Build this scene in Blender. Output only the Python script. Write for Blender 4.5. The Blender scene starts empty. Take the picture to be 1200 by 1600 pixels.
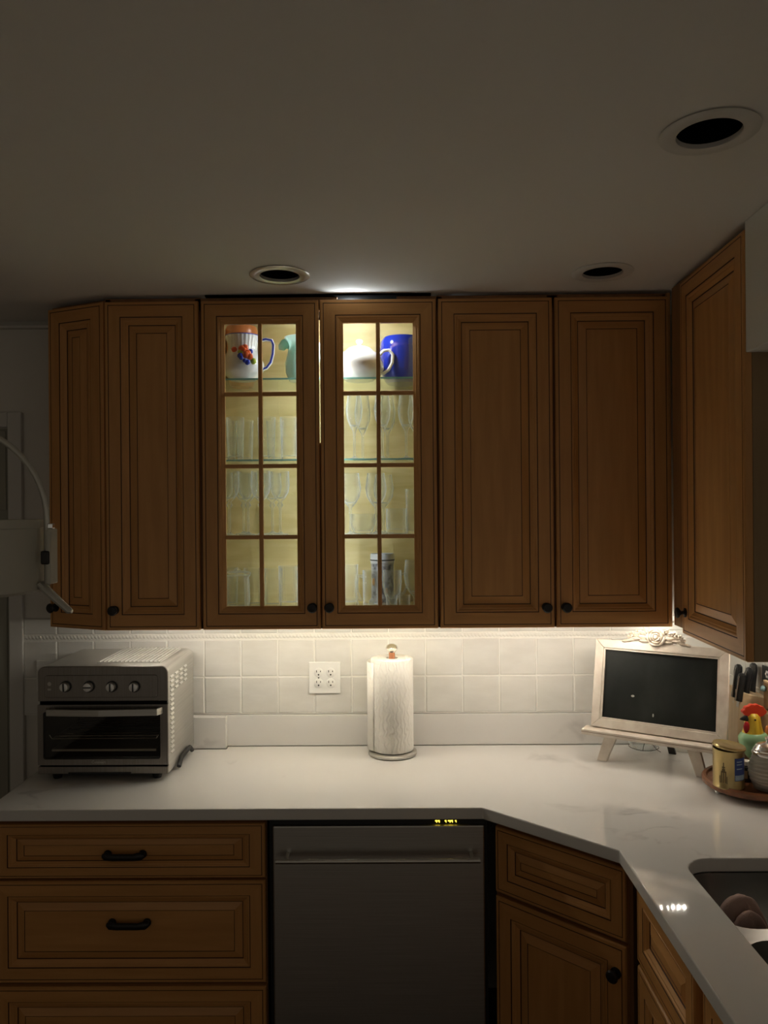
import bpy, bmesh, math, random
from mathutils import Vector, Matrix
random.seed(7)
PI = math.pi
scene = bpy.context.scene
COL = scene.collection

# ------------------------------------------------------------------ camera
F, ZC = 1200.0, 1.78
ROLL, YAW = math.radians(0.46), math.radians(0.46)
_fwd = Vector((-math.sin(YAW), math.cos(YAW), 0)); _R = Vector((math.cos(YAW), math.sin(YAW), 0)); _U = Vector((0, 0, 1))
_cx = _R * math.cos(ROLL) - _U * math.sin(ROLL); _cy = _R * math.sin(ROLL) + _U * math.cos(ROLL)
cam_d = bpy.data.cameras.new('camera'); cam = bpy.data.objects.new('camera', cam_d); COL.objects.link(cam)
m3 = Matrix((_cx, _cy, -_fwd)).transposed()
cam.matrix_world = Matrix.Translation((0, 0, ZC)) @ m3.to_4x4()
cam_d.sensor_fit = 'VERTICAL'; cam_d.sensor_height = 24; cam_d.lens = 24 * F / 1600
cam_d.clip_start = 0.05
scene.camera = cam
# ------------------------------------------------------------------ world, exposure
W = bpy.data.worlds.new('room_dusk'); scene.world = W; W.use_nodes = True
W.node_tree.nodes['Background'].inputs[0].default_value = (1.0, 0.90, 0.74, 1)
W.node_tree.nodes['Background'].inputs[1].default_value = 0.054
scene.view_settings.view_transform = 'Standard'; scene.view_settings.look = 'None'
scene.view_settings.gamma = 1; scene.view_settings.use_curve_mapping = False
scene.view_settings.exposure = 1.6
scene.cycles.transparent_max_bounces = 40; scene.cycles.max_bounces = 8; scene.cycles.glossy_bounces = 3; scene.cycles.transmission_bounces = 6
scene.cycles.caustics_reflective = False; scene.cycles.caustics_refractive = False
LED_STRENGTH = 80.0
STRIP_STRENGTH = 74.0      # upright strip behind the meeting stiles of the glazed doors        # under-cabinet diodes
BULB_STRENGTH = 82.0       # light inside the glazed cabinet

def ray(px, py):
    u, v = (px - 600) / F, (800 - py) / F
    return _fwd + _cx * u + _cy * v
def at(px, py, Y):
    d = ray(px, py); return Vector((0, 0, ZC)) + d * (Y / d.y)
def onz(px, py, Z):
    d = ray(px, py); return Vector((0, 0, ZC)) + d * ((Z - ZC) / d.z)
def X(px, Y, py=720): return at(px, py, Y).x
def Z(py, Y, px=600): return at(px, py, Y).z

# ------------------------------------------------------------------ materials
def mat(name):
    m = bpy.data.materials.new(name); m.use_nodes = True
    nt = m.node_tree; return m, nt, nt.nodes['Principled BSDF']
def plain(name, col, rough=0.5, metal=0.0, spec=0.5, **kw):
    m, nt, b = mat(name)
    b.inputs['Base Color'].default_value = (*col, 1); b.inputs['Roughness'].default_value = rough
    b.inputs['Metallic'].default_value = metal; b.inputs['Specular IOR Level'].default_value = spec
    if kw.get('emit'):
        b.inputs['Emission Color'].default_value = (*kw['emit'][0], 1); b.inputs['Emission Strength'].default_value = kw['emit'][1]
    if kw.get('coat'): b.inputs['Coat Weight'].default_value = kw['coat']
    if kw.get('bump'):
        sc, st, dist = kw['bump']
        tc = nt.nodes.new('ShaderNodeTexCoord'); n = nt.nodes.new('ShaderNodeTexNoise'); n.inputs['Scale'].default_value = sc
        n.inputs['Detail'].default_value = 4
        bp = nt.nodes.new('ShaderNodeBump'); bp.inputs['Strength'].default_value = st; bp.inputs['Distance'].default_value = dist
        nt.links.new(tc.outputs['Object'], n.inputs['Vector']); nt.links.new(n.outputs['Fac'], bp.inputs['Height'])
        nt.links.new(bp.outputs['Normal'], b.inputs['Normal'])
    return m
def noise_mix(name, c1, c2, scale, rough, stretch=(1, 1, 1), metal=0, lo=0.35, hi=0.65, bump=0, detail=5, rnd=0.0, spec=0.5, dist=0.0):
    m, nt, b = mat(name)
    tc = nt.nodes.new('ShaderNodeTexCoord'); mp = nt.nodes.new('ShaderNodeMapping'); mp.inputs['Scale'].default_value = stretch
    n = nt.nodes.new('ShaderNodeTexNoise'); n.inputs['Scale'].default_value = scale; n.inputs['Detail'].default_value = detail
    n.inputs['Distortion'].default_value = dist
    r = nt.nodes.new('ShaderNodeValToRGB'); r.color_ramp.elements[0].position = lo; r.color_ramp.elements[1].position = hi
    r.color_ramp.elements[0].color = (*c1, 1); r.color_ramp.elements[1].color = (*c2, 1)
    L = nt.links.new
    src = tc.outputs['Object']
    if rnd:
        oi = nt.nodes.new('ShaderNodeObjectInfo'); ad = nt.nodes.new('ShaderNodeVectorMath'); ad.operation = 'ADD'
        ml = nt.nodes.new('ShaderNodeMath'); ml.operation = 'MULTIPLY'; ml.inputs[1].default_value = 37.0
        L(oi.outputs['Random'], ml.inputs[0]); L(src, ad.inputs[0]); L(ml.outputs[0], ad.inputs[1]); src = ad.outputs[0]
    L(src, mp.inputs['Vector']); L(mp.outputs[0], n.inputs['Vector']); L(n.outputs['Fac'], r.inputs['Fac'])
    colout = r.outputs['Color']
    if rnd:
        hs = nt.nodes.new('ShaderNodeHueSaturation'); mr = nt.nodes.new('ShaderNodeMapRange')
        mr.inputs['To Min'].default_value = 1 - rnd; mr.inputs['To Max'].default_value = 1 + rnd
        L(oi.outputs['Random'], mr.inputs['Value']); L(mr.outputs[0], hs.inputs['Value']); L(colout, hs.inputs['Color']); colout = hs.outputs['Color']
    L(colout, b.inputs['Base Color'])
    b.inputs['Roughness'].default_value = rough; b.inputs['Metallic'].default_value = metal; b.inputs['Specular IOR Level'].default_value = spec
    if bump:
        bp = nt.nodes.new('ShaderNodeBump'); bp.inputs['Strength'].default_value = bump; bp.inputs['Distance'].default_value = 0.002
        L(n.outputs['Fac'], bp.inputs['Height']); L(bp.outputs['Normal'], b.inputs['Normal'])
    return m
def clear_glass(name, tint, refl_lo, refl_hi, rough=0.02, power=2.5):
    m = bpy.data.materials.new(name); m.use_nodes = True; nt = m.node_tree; nt.nodes.clear()
    out = nt.nodes.new('ShaderNodeOutputMaterial'); mix = nt.nodes.new('ShaderNodeMixShader')
    tr = nt.nodes.new('ShaderNodeBsdfTransparent'); tr.inputs[0].default_value = (*tint, 1)
    gl = nt.nodes.new('ShaderNodeBsdfGlossy'); gl.inputs['Roughness'].default_value = rough; gl.inputs[0].default_value = (1, 1, 1, 1)
    lw = nt.nodes.new('ShaderNodeLayerWeight'); lw.inputs['Blend'].default_value = 0.5
    pw = nt.nodes.new('ShaderNodeMath'); pw.operation = 'POWER'; pw.inputs[1].default_value = power
    mr = nt.nodes.new('ShaderNodeMapRange'); mr.inputs['To Min'].default_value = refl_lo; mr.inputs['To Max'].default_value = refl_hi
    L = nt.links.new
    L(lw.outputs['Facing'], pw.inputs[0]); L(pw.outputs[0], mr.inputs['Value']); L(mr.outputs[0], mix.inputs['Fac'])
    L(tr.outputs[0], mix.inputs[1]); L(gl.outputs[0], mix.inputs[2]); L(mix.outputs[0], out.inputs['Surface'])
    return m
M = {}
WC1, WC2 = (0.55, 0.265, 0.080), (0.63, 0.315, 0.104)
M['wood_v'] = noise_mix('honey_maple_upright_grain', WC1, WC2, 3.0, 0.42, (14, 14, 1.2), rnd=0.05, bump=0.04)
M['wood_h'] = noise_mix('honey_maple_level_grain', WC1, WC2, 3.0, 0.42, (1.2, 14, 14), rnd=0.05, bump=0.04)
M['glaze'] = plain('dark_brown_glaze', (0.075, 0.026, 0.010), 0.5)
M['carcass'] = noise_mix('cabinet_box_wood', (0.26, 0.12, 0.045), (0.33, 0.16, 0.06), 3.0, 0.5, (12, 12, 1.2))
M['side_panel'] = noise_mix('tan_cabinet_side', (0.30, 0.20, 0.10), (0.34, 0.23, 0.12), 3.0, 0.5, (12, 12, 1.2))
M['maple_in'] = noise_mix('pale_maple_veneer', (0.62, 0.49, 0.20), (0.76, 0.63, 0.31), 2.2, 0.45, (1.3, 3, 9), dist=1.2)
M['ceiling'] = plain('ceiling_paint', (0.84, 0.81, 0.76), 0.9, bump=(60, 0.05, 0.002))
M['wall'] = plain('wall_paint', (0.76, 0.73, 0.67), 0.85, bump=(70, 0.05, 0.002))
M['trim'] = plain('white_trim_paint', (0.70, 0.68, 0.64), 0.5)
M['doorpaint'] = plain('olive_grey_door_paint', (0.34, 0.33, 0.27), 0.6)
M['floor'] = noise_mix('oak_floor', (0.07, 0.035, 0.018), (0.11, 0.06, 0.03), 2.0, 0.4, (1, 12, 12))
M['tile'] = noise_mix('handmade_cream_tile', (0.70, 0.68, 0.63), (0.80, 0.785, 0.74), 9, 0.22, (1, 1, 2.5), bump=0.5, rnd=0.05, lo=0.2, hi=0.8)
M['grout'] = plain('pale_grout', (0.86, 0.84, 0.78), 0.8)
M['rope'] = plain('cream_rope_tile', (0.80, 0.78, 0.72), 0.3)
M['black'] = plain('black_plastic', (0.012, 0.012, 0.012), 0.45)
M['black_metal'] = plain('oil_rubbed_black_metal', (0.018, 0.015, 0.013), 0.4, 0.3)
M['dark'] = plain('can_and_gap_black', (0.006, 0.006, 0.006), 0.9, spec=0.0)
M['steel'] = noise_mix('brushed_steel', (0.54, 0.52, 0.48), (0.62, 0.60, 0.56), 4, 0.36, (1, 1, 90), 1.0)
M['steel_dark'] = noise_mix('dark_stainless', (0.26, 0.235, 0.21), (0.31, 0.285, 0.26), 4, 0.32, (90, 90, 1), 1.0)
M['steel_side'] = noise_mix('satin_steel_side', (0.58, 0.56, 0.52), (0.66, 0.64, 0.60), 4, 0.30, (1, 1, 60), 0.9)
M['chrome'] = plain('chrome', (0.85, 0.85, 0.84), 0.08, 1.0)
M['silver'] = plain('tarnished_silver', (0.80, 0.77, 0.72), 0.22, 0.9)
M['wire'] = plain('bright_wire', (0.90, 0.89, 0.86), 0.28, 0.9)
M['sink_steel'] = plain('sink_steel', (0.40, 0.39, 0.37), 0.30, 1.0)
M['grey_enamel'] = plain('grey_enamel', (0.44, 0.42, 0.35), 0.45)
M['pale_metal'] = plain('pale_metal_strap', (0.50, 0.48, 0.42), 0.35, 0.4)
M['white_ceramic'] = plain('white_ceramic', (0.88, 0.88, 0.87), 0.12, coat=0.3)
M['plate'] = plain('white_outlet_plastic', (0.86, 0.85, 0.81), 0.35)
M['slot'] = plain('outlet_slot', (0.02, 0.018, 0.015), 0.6)
M['ring_white'] = plain('white_trim_ring', (0.70, 0.67, 0.62), 0.5)
M['ring_metal'] = plain('satin_trim_ring', (0.85, 0.83, 0.80), 0.25, 0.6)
M['copper_wood'] = plain('reddish_wood', (0.42, 0.17, 0.08), 0.4)
M['terracotta'] = plain('terracotta_glaze', (0.62, 0.20, 0.06), 0.3)
M['aqua'] = plain('jade_green_glass', (0.50, 0.97, 0.80), 0.18, coat=0.4)
_b = M['aqua'].node_tree.nodes['Principled BSDF']; _b.inputs['Subsurface Weight'].default_value = 0.9; _b.inputs['Subsurface Radius'].default_value = (0.05, 0.06, 0.055); _b.inputs['Subsurface Scale'].default_value = 1.0
M['cobalt'] = plain('cobalt_glaze', (0.018, 0.035, 0.36), 0.10, coat=0.5)
M['blue_paint'] = plain('blue_brush_paint', (0.03, 0.06, 0.50), 0.25)
M['orange_paint'] = plain('orange_flower_paint', (0.85, 0.13, 0.03), 0.3)
M['green_paint'] = plain('green_leaf_paint', (0.42, 0.52, 0.06), 0.3)
M['stein'] = noise_mix('grey_blue_salt_glaze', (0.09, 0.09, 0.11), (0.45, 0.46, 0.52), 45, 0.3, lo=0.42, hi=0.58)
M['stein_band'] = plain('pale_stein_band', (0.62, 0.64, 0.68), 0.3)
M['amber'] = plain('amber_paint', (0.50, 0.22, 0.02), 0.3)
M['whitewash'] = noise_mix('whitewashed_wood', (0.60, 0.52, 0.44), (0.72, 0.65, 0.56), 4, 0.6, (6, 6, 6), bump=0.1)
M['distress'] = plain('rubbed_brown_edge', (0.20, 0.12, 0.07), 0.7)
M['carving'] = plain('cream_resin_carving', (0.46, 0.39, 0.31), 0.6)
M['chalk'] = noise_mix('black_chalkboard', (0.006, 0.007, 0.006), (0.022, 0.024, 0.020), 9, 0.55, (1, 1, 0.5), lo=0.45, hi=0.85, spec=0.25)
M['chalk_mark'] = plain('chalk_smear', (0.42, 0.42, 0.38), 0.9)
M['paper'] = plain('box_paper', (0.80, 0.78, 0.72), 0.6)
M['print'] = plain('grey_print', (0.20, 0.19, 0.18), 0.6)
M['tin'] = plain('gold_tin', (0.56, 0.43, 0.20), 0.28, 0.85)
M['tin_dark'] = plain('dark_tin_print', (0.13, 0.09, 0.035), 0.4, 0.3)
M['label_blue'] = plain('blue_label', (0.03, 0.06, 0.22), 0.5)
M['label_pale'] = plain('pale_blue_print', (0.33, 0.42, 0.52), 0.5)
M['walnut'] = noise_mix('walnut_tray', (0.14, 0.05, 0.02), (0.24, 0.09, 0.035), 4, 0.35, (2, 12, 12))
M['block_wood'] = noise_mix('pale_block_wood', (0.55, 0.40, 0.24), (0.65, 0.49, 0.31), 4, 0.5, (9, 9, 1.5))
M['rack_wood'] = noise_mix('brown_rack_wood', (0.26, 0.14, 0.06), (0.36, 0.21, 0.10), 4, 0.5, (9, 1.5, 9))
M['rack_edge'] = plain('light_worn_edge', (0.62, 0.45, 0.26), 0.5)
M['red'] = plain('red_ceramic', (0.62, 0.05, 0.02), 0.28)
M['darkred'] = plain('crimson_ceramic', (0.42, 0.015, 0.02), 0.25)
M['yellow'] = noise_mix('streaked_yellow_ceramic', (0.55, 0.33, 0.02), (0.78, 0.55, 0.05), 10, 0.3, (8, 8, 1))
M['leaf_green'] = plain('pale_green_ceramic', (0.30, 0.52, 0.28), 0.25, coat=0.3)
M['orange_glass'] = plain('orange_glass', (0.62, 0.16, 0.02), 0.2)
M['teal'] = plain('teal_knob', (0.20, 0.34, 0.36), 0.35)
M['pattern'] = noise_mix('black_white_pattern', (0.02, 0.02, 0.02), (0.55, 0.54, 0.50), 60, 0.4, lo=0.56, hi=0.62)
M['cloth'] = plain('dusty_pink_cloth', (0.42, 0.28, 0.24), 0.95, bump=(400, 0.4, 0.002))
M['honey'] = plain('honey', (0.55, 0.28, 0.06), 0.15)
M['digits'] = plain('amber_display', (0.1, 0.07, 0.0), 0.5, emit=((1.0, 0.72, 0.05), 1.6))
M['led'] = plain('led_diode', (0.9, 0.9, 0.9), 0.5, emit=((1.0, 0.93, 0.79), LED_STRENGTH))
M['bulb'] = plain('cool_bulb', (0.9, 0.9, 0.9), 0.5, emit=((0.86, 0.95, 1.0), BULB_STRENGTH))
M['strip'] = plain('cool_strip_diode', (0.9, 0.9, 0.9), 0.5, emit=((0.90, 0.97, 1.0), STRIP_STRENGTH))
M['pane'] = clear_glass('thin_door_glass', (0.97, 0.98, 0.97), 0.03, 0.5, 0.01, 4)
M['shelf_glass'] = clear_glass('shelf_glass', (0.90, 0.94, 0.91), 0.04, 0.6, 0.01, 4)
M['shelf_edge'] = plain('green_glass_edge', (0.20, 0.48, 0.44), 0.15)
def ware_glass(name, tint, power, lo, hi, white):
    m = bpy.data.materials.new(name); m.use_nodes = True; nt = m.node_tree; nt.nodes.clear(); N = nt.nodes.new; L = nt.links.new
    out = N('ShaderNodeOutputMaterial'); mix = N('ShaderNodeMixShader'); edge = N('ShaderNodeMixShader'); edge.inputs['Fac'].default_value = white
    tr = N('ShaderNodeBsdfTransparent'); tr.inputs[0].default_value = (*tint, 1)
    gl = N('ShaderNodeBsdfGlass'); gl.inputs['IOR'].default_value = 1.45; gl.inputs['Roughness'].default_value = 0.03
    ad = N('ShaderNodeMixShader'); ad.inputs['Fac'].default_value = 0.5; df = N('ShaderNodeBsdfDiffuse'); tl = N('ShaderNodeBsdfTranslucent')
    for q in (df, tl): q.inputs[0].default_value = (0.92, 0.95, 0.95, 1)  # white mixed into the glass edges, standing in for refracted light
    L(df.outputs[0], ad.inputs[1]); L(tl.outputs[0], ad.inputs[2]); L(gl.outputs[0], edge.inputs[1]); L(ad.outputs[0], edge.inputs[2])
    lw = N('ShaderNodeLayerWeight'); lw.inputs['Blend'].default_value = 0.5; pw = N('ShaderNodeMath'); pw.operation = 'POWER'; pw.inputs[1].default_value = power
    mr = N('ShaderNodeMapRange'); mr.inputs['To Min'].default_value = lo; mr.inputs['To Max'].default_value = hi
    L(lw.outputs['Facing'], pw.inputs[0]); L(pw.outputs[0], mr.inputs['Value']); L(mr.outputs[0], mix.inputs['Fac'])
    L(tr.outputs[0], mix.inputs[1]); L(edge.outputs[0], mix.inputs[2]); L(mix.outputs[0], out.inputs['Surface'])
    return m
M['glass'] = ware_glass('glassware', (0.985, 0.99, 0.985), 1.9, 0.06, 0.95, 0.65)
M['glass_thick'] = ware_glass('thick_glass', (0.94, 0.95, 0.93), 1.3, 0.22, 0.95, 0.5)
M['jar_glass'] = ware_glass('warm_ribbed_glass', (0.95, 0.91, 0.84), 1.0, 0.30, 0.95, 0.85)
M['oven_glass'] = clear_glass('smoked_oven_glass', (0.82, 0.80, 0.76), 0.04, 0.5, 0.02, 4)
# paper towel with embossed waves
def towel_mat():
    m, nt, b = mat('embossed_paper'); b.inputs['Base Color'].default_value = (0.83, 0.80, 0.74, 1); b.inputs['Roughness'].default_value = 0.95
    tc = nt.nodes.new('ShaderNodeTexCoord'); w = nt.nodes.new('ShaderNodeTexWave'); w.wave_type = 'BANDS'; w.bands_direction = 'X'
    w.inputs['Scale'].default_value = 24; w.inputs['Distortion'].default_value = 5; w.inputs['Detail'].default_value = 0.5; w.inputs['Detail Scale'].default_value = 2.2
    bp = nt.nodes.new('ShaderNodeBump'); bp.inputs['Strength'].default_value = 0.6; bp.inputs['Distance'].default_value = 0.002
    nt.links.new(tc.outputs['Object'], w.inputs['Vector']); nt.links.new(w.outputs['Fac'], bp.inputs['Height']); nt.links.new(bp.outputs['Normal'], b.inputs['Normal'])
    return m
M['towel'] = towel_mat()
def quartz_mat():
    m, nt, b = mat('white_veined_quartz'); L = nt.links.new
    tc = nt.nodes.new('ShaderNodeTexCoord'); n = nt.nodes.new('ShaderNodeTexNoise'); n.inputs['Scale'].default_value = 1.7; n.inputs['Detail'].default_value = 7
    n.inputs['Distortion'].default_value = 0.8
    r = nt.nodes.new('ShaderNodeValToRGB'); e = r.color_ramp.elements
    e[0].position = 0.485; e[0].color = (0, 0, 0, 1); e[1].position = 0.515; e[1].color = (0, 0, 0, 1); x = e.new(0.5); x.color = (1, 1, 1, 1)
    n2 = nt.nodes.new('ShaderNodeTexNoise'); n2.inputs['Scale'].default_value = 5
    r2 = nt.nodes.new('ShaderNodeValToRGB'); r2.color_ramp.elements[0].position = 0.55; r2.color_ramp.elements[1].position = 0.72
    mu = nt.nodes.new('ShaderNodeMath'); mu.operation = 'MULTIPLY'; mx = nt.nodes.new('ShaderNodeMix'); mx.data_type = 'RGBA'
    mx.inputs[6].default_value = (0.76, 0.74, 0.71, 1); mx.inputs[7].default_value = (0.52, 0.50, 0.48, 1)
    for nn in (n, n2): L(tc.outputs['Object'], nn.inputs['Vector'])
    L(n.outputs['Fac'], r.inputs['Fac']); L(n2.outputs['Fac'], r2.inputs['Fac']); L(r.outputs['Color'], mu.inputs[0]); L(r2.outputs['Color'], mu.inputs[1])
    L(mu.outputs[0], mx.inputs[0]); L(mx.outputs[2], b.inputs['Base Color']); b.inputs['Roughness'].default_value = 0.045
    return m
M['quartz'] = quartz_mat()

# ------------------------------------------------------------------ mesh helpers
class MB:
    def __init__(s): s.v, s.f, s.m = [], [], []
    def face(s, pts, mi=0):
        i = len(s.v); s.v += [tuple(p) for p in pts]; s.f.append(tuple(range(i, i + len(pts)))); s.m.append(mi); return s
    def box(s, x0, x1, y0, y1, z0, z1, mi=0):
        i = len(s.v)
        s.v += [(x0,y0,z0),(x1,y0,z0),(x1,y1,z0),(x0,y1,z0),(x0,y0,z1),(x1,y0,z1),(x1,y1,z1),(x0,y1,z1)]
        for q in ((3,2,1,0),(4,5,6,7),(0,1,5,4),(1,2,6,5),(2,3,7,6),(3,0,4,7)): s.f.append(tuple(i + k for k in q)); s.m.append(mi)
        return s
    def prism(s, poly, z0, z1, mi=0):       # poly counter-clockwise in xy
        i = len(s.v); n = len(poly)
        s.v += [(p[0], p[1], z0) for p in poly] + [(p[0], p[1], z1) for p in poly]
        s.f.append(tuple(i + k for k in reversed(range(n)))); s.m.append(mi); s.f.append(tuple(i + n + k for k in range(n))); s.m.append(mi)
        for k in range(n): s.f.append((i + k, i + (k + 1) % n, i + n + (k + 1) % n, i + n + k)); s.m.append(mi)
        return s
    def prism_xz(s, poly, y0, y1, mi=0):    # outline in xz, extruded along y
        i = len(s.v); n = len(poly)
        s.v += [(p[0], y0, p[1]) for p in poly] + [(p[0], y1, p[1]) for p in poly]
        s.f.append(tuple(i + k for k in range(n))); s.m.append(mi); s.f.append(tuple(i + n + k for k in reversed(range(n)))); s.m.append(mi)
        for k in range(n): s.f.append((i + (k + 1) % n, i + k, i + n + k, i + n + (k + 1) % n)); s.m.append(mi)
        return s
    def lathe(s, prof, seg=28, mi=0, c=(0, 0, 0), mod=None, sx=1, sy=1, mis=None, cap=True):
        i = len(s.v)
        for (r, z) in prof:
            for k in range(seg):
                a = 2 * PI * k / seg; rr = r * (mod(a, z) if mod else 1)
                s.v.append((c[0] + rr * math.cos(a) * sx, c[1] + rr * math.sin(a) * sy, c[2] + z))
        for j in range(len(prof) - 1):
            for k in range(seg):
                a, b = i + j * seg + k, i + j * seg + (k + 1) % seg
                s.f.append((a, b, b + seg, a + seg)); s.m.append(mis[j] if mis else mi)
        for j, rev in ((0, True), (len(prof) - 1, False)):
            if cap and prof[j][0] > 1e-5:
                q = [i + j * seg + k for k in range(seg)]; s.f.append(tuple(reversed(q)) if rev else tuple(q)); s.m.append((mis[min(j, len(mis) - 1)] if mis else mi))
        return s
    def tube(s, pts, r, seg=8, mi=0, caps=True, flat=None):
        pts = [Vector(p) for p in pts]; n = len(pts); i = len(s.v)
        rs = r if isinstance(r, (list, tuple)) else [r] * n
        up = None
        for k in range(n):
            t = (pts[min(k + 1, n - 1)] - pts[max(k - 1, 0)]).normalized()
            if up is None:
                up = Vector((0, 0, 1)) if abs(t.z) < 0.9 else Vector((0, 1, 0))
            up = (up - t * up.dot(t)).normalized(); sd = t.cross(up)
            for q in range(seg):
                a = 2 * PI * q / seg
                fu, fs = flat if flat else (1, 1)
                s.v.append(tuple(pts[k] + up * (math.sin(a) * rs[k] * fu) + sd * (math.cos(a) * rs[k] * fs)))
        for k in range(n - 1):
            for q in range(seg):
                a, b = i + k * seg + q, i + k * seg + (q + 1) % seg
                s.f.append((a, b, b + seg, a + seg)); s.m.append(mi)
        if caps:
            s.f.append(tuple(i + q for q in reversed(range(seg)))); s.m.append(mi); s.f.append(tuple(i + (n - 1) * seg + q for q in range(seg))); s.m.append(mi)
        return s
    def ball(s, c, r, mi=0, seg=14, rings=8):
        rx, ry, rz = r if isinstance(r, (tuple, list)) else (r, r, r)
        prof = [(max(math.sin(PI * k / rings), 0.0), -math.cos(PI * k / rings)) for k in range(rings + 1)]
        i = len(s.v); s.lathe([(max(p[0], 1e-6), p[1]) for p in prof], seg, mi)
        for k in range(i, len(s.v)): x, y, z = s.v[k]; s.v[k] = (c[0] + x * rx, c[1] + y * ry, c[2] + z * rz)
        return s
    def xf(s, mtx, start=0):
        for k in range(start, len(s.v)): s.v[k] = tuple(mtx @ Vector(s.v[k]))
        return s
    def build(s, name, mats, parent=None, smooth=False, bevel=0, loc=None):
        me = bpy.data.meshes.new(name); me.from_pydata(s.v, [], s.f)
        mats = mats if isinstance(mats, (list, tuple)) else [mats]
        for mm in mats: me.materials.append(M[mm])
        me.polygons.foreach_set('material_index', s.m); me.update()
        o = bpy.data.objects.new(name, me); COL.objects.link(o)
        bm = bmesh.new(); bm.from_mesh(me); bmesh.ops.remove_doubles(bm, verts=bm.verts, dist=1e-6)
        bmesh.ops.recalc_face_normals(bm, faces=bm.faces); bm.to_mesh(me); bm.free()
        if smooth:
            me.polygons.foreach_set('use_smooth', [True] * len(me.polygons))
            me.set_sharp_from_angle(angle=math.radians(38))
        if bevel:
            b = o.modifiers.new('bevel', 'BEVEL'); b.width = bevel; b.segments = 2; b.limit_method = 'ANGLE'
        if parent: o.parent = parent
        if loc is not None: o.location = loc
        return o
def tag(o, label=None, cat=None, group=None, kind=None):
    if label: o['label'] = label
    if cat: o['category'] = cat
    if group: o['group'] = group
    if kind: o['kind'] = kind
    return o
def thing(name, label, cat, loc=(0, 0, 0), rz=0, group=None):
    o = bpy.data.objects.new(name, None); COL.objects.link(o); o.location = loc; o.rotation_euler = (0, 0, rz); o.empty_display_size = 0.05
    return tag(o, label, cat, group)
def copy_obj(o, parent=None, loc=None):
    c = o.copy(); COL.objects.link(c); c.parent = parent
    if loc is not None: c.location = loc
    return c
def copy_tree(o, loc, parent=None):
    c = copy_obj(o, parent, loc)
    for ch in list(o.children):
        d = copy_obj(ch, c)
        for g in list(ch.children): copy_obj(g, d)
    return c
def plate(outer, holes, z0, z1, name, mats, parent=None, bevel=0):
    bm = bmesh.new()
    loops = []
    for lp in [outer] + holes:
        vs = [bm.verts.new((p[0], p[1], z1)) for p in lp]
        loops.append([bm.edges.new((vs[k], vs[(k + 1) % len(vs)])) for k in range(len(vs))])
    bmesh.ops.triangle_fill(bm, use_beauty=True, edges=[e for l in loops for e in l])
    if z0 != z1:
        r = bmesh.ops.extrude_face_region(bm, geom=bm.faces[:])
        bmesh.ops.translate(bm, verts=[g for g in r['geom'] if isinstance(g, bmesh.types.BMVert)], vec=(0, 0, z0 - z1))
    bmesh.ops.recalc_face_normals(bm, faces=bm.faces)
    me = bpy.data.meshes.new(name); bm.to_mesh(me); bm.free(); me.materials.append(M[mats])
    o = bpy.data.objects.new(name, me); COL.objects.link(o)
    if bevel:
        b = o.modifiers.new('bevel', 'BEVEL'); b.width = bevel; b.segments = 2; b.limit_method = 'ANGLE'
    if parent: o.parent = parent
    return o
def text_mesh(name, body, size, depth, matname, parent, mtx):
    cu = bpy.data.curves.new(name, 'FONT'); cu.body = body; cu.size = size; cu.extrude = depth; cu.align_x = 'CENTER'; cu.align_y = 'CENTER'
    t = bpy.data.objects.new(name, cu); COL.objects.link(t)
    dg = bpy.context.evaluated_depsgraph_get(); me = bpy.data.meshes.new_from_object(t.evaluated_get(dg))
    bpy.data.objects.remove(t); me.materials.clear(); me.materials.append(M[matname])
    o = bpy.data.objects.new(name, me); COL.objects.link(o); o.parent = parent; o.matrix_local = mtx
    return o
def arc(cx, cy, r, a0, a1, n): return [(cx + r * math.cos(a0 + (a1 - a0) * k / n), cy + r * math.sin(a0 + (a1 - a0) * k / n)) for k in range(n + 1)]
def rrect(x0, x1, y0, y1, r, n=6):
    return arc(x1 - r, y1 - r, r, 0, PI/2, n) + arc(x0 + r, y1 - r, r, PI/2, PI, n) + arc(x0 + r, y0 + r, r, PI, 1.5*PI, n) + arc(x1 - r, y0 + r, r, 1.5*PI, 2*PI, n)

# ------------------------------------------------------------------ main dimensions (metres)
YW = 2.87              # back wall
YD = 2.54              # fronts of the wall cabinets
YC = 2.245             # front edge of the counter
YB = 2.272             # fronts of the base cabinets
CT = 0.914             # counter top
ZCEIL = 2.506
XR = 1.262             # right wall
ZT, ZB = Z(467, YD), Z(982.5, YD)   # wall cabinet doors
XL_ROOM, Y_ROOM = -2.5, -2.2
XCL = onz(8, 1242, CT).x    # left end of the counter

# ------------------------------------------------------------------ the room
tag(MB().box(XL_ROOM, 2.3, Y_ROOM, YW, -0.05, 0).build('floor', 'floor'), 'brown wooden kitchen floor below the cabinets', kind='structure')
can_spots = []
for (px, py) in ((437, 429), (941.5, 424.5), (1108, 205.5)):
    p = onz(px, py, ZCEIL); can_spots.append((p.x, p.y))
CAN_R = 0.063
tag(plate([(XL_ROOM, Y_ROOM), (2.3, Y_ROOM), (2.3, YW), (XL_ROOM, YW)], [[(x + CAN_R * math.cos(a), y + CAN_R * math.sin(a)) for a in [2 * PI * k / 36 for k in range(36)]] for x, y in can_spots],
    ZCEIL, ZCEIL, 'ceiling', 'ceiling'), 'plain white ceiling in dim warm light', kind='structure')
wall_back = tag(MB().box(XL_ROOM, 2.3, YW, YW + 0.1, 0, ZCEIL + 0.1).build('wall_back', 'wall'), 'off-white painted wall behind the cabinets', kind='structure')
wall_right = tag(MB().box(XR, XR + 0.1, 1.0, YW, 0, ZCEIL).build('wall_right', 'wall'), 'white wall beside the sink run', kind='structure')
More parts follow.
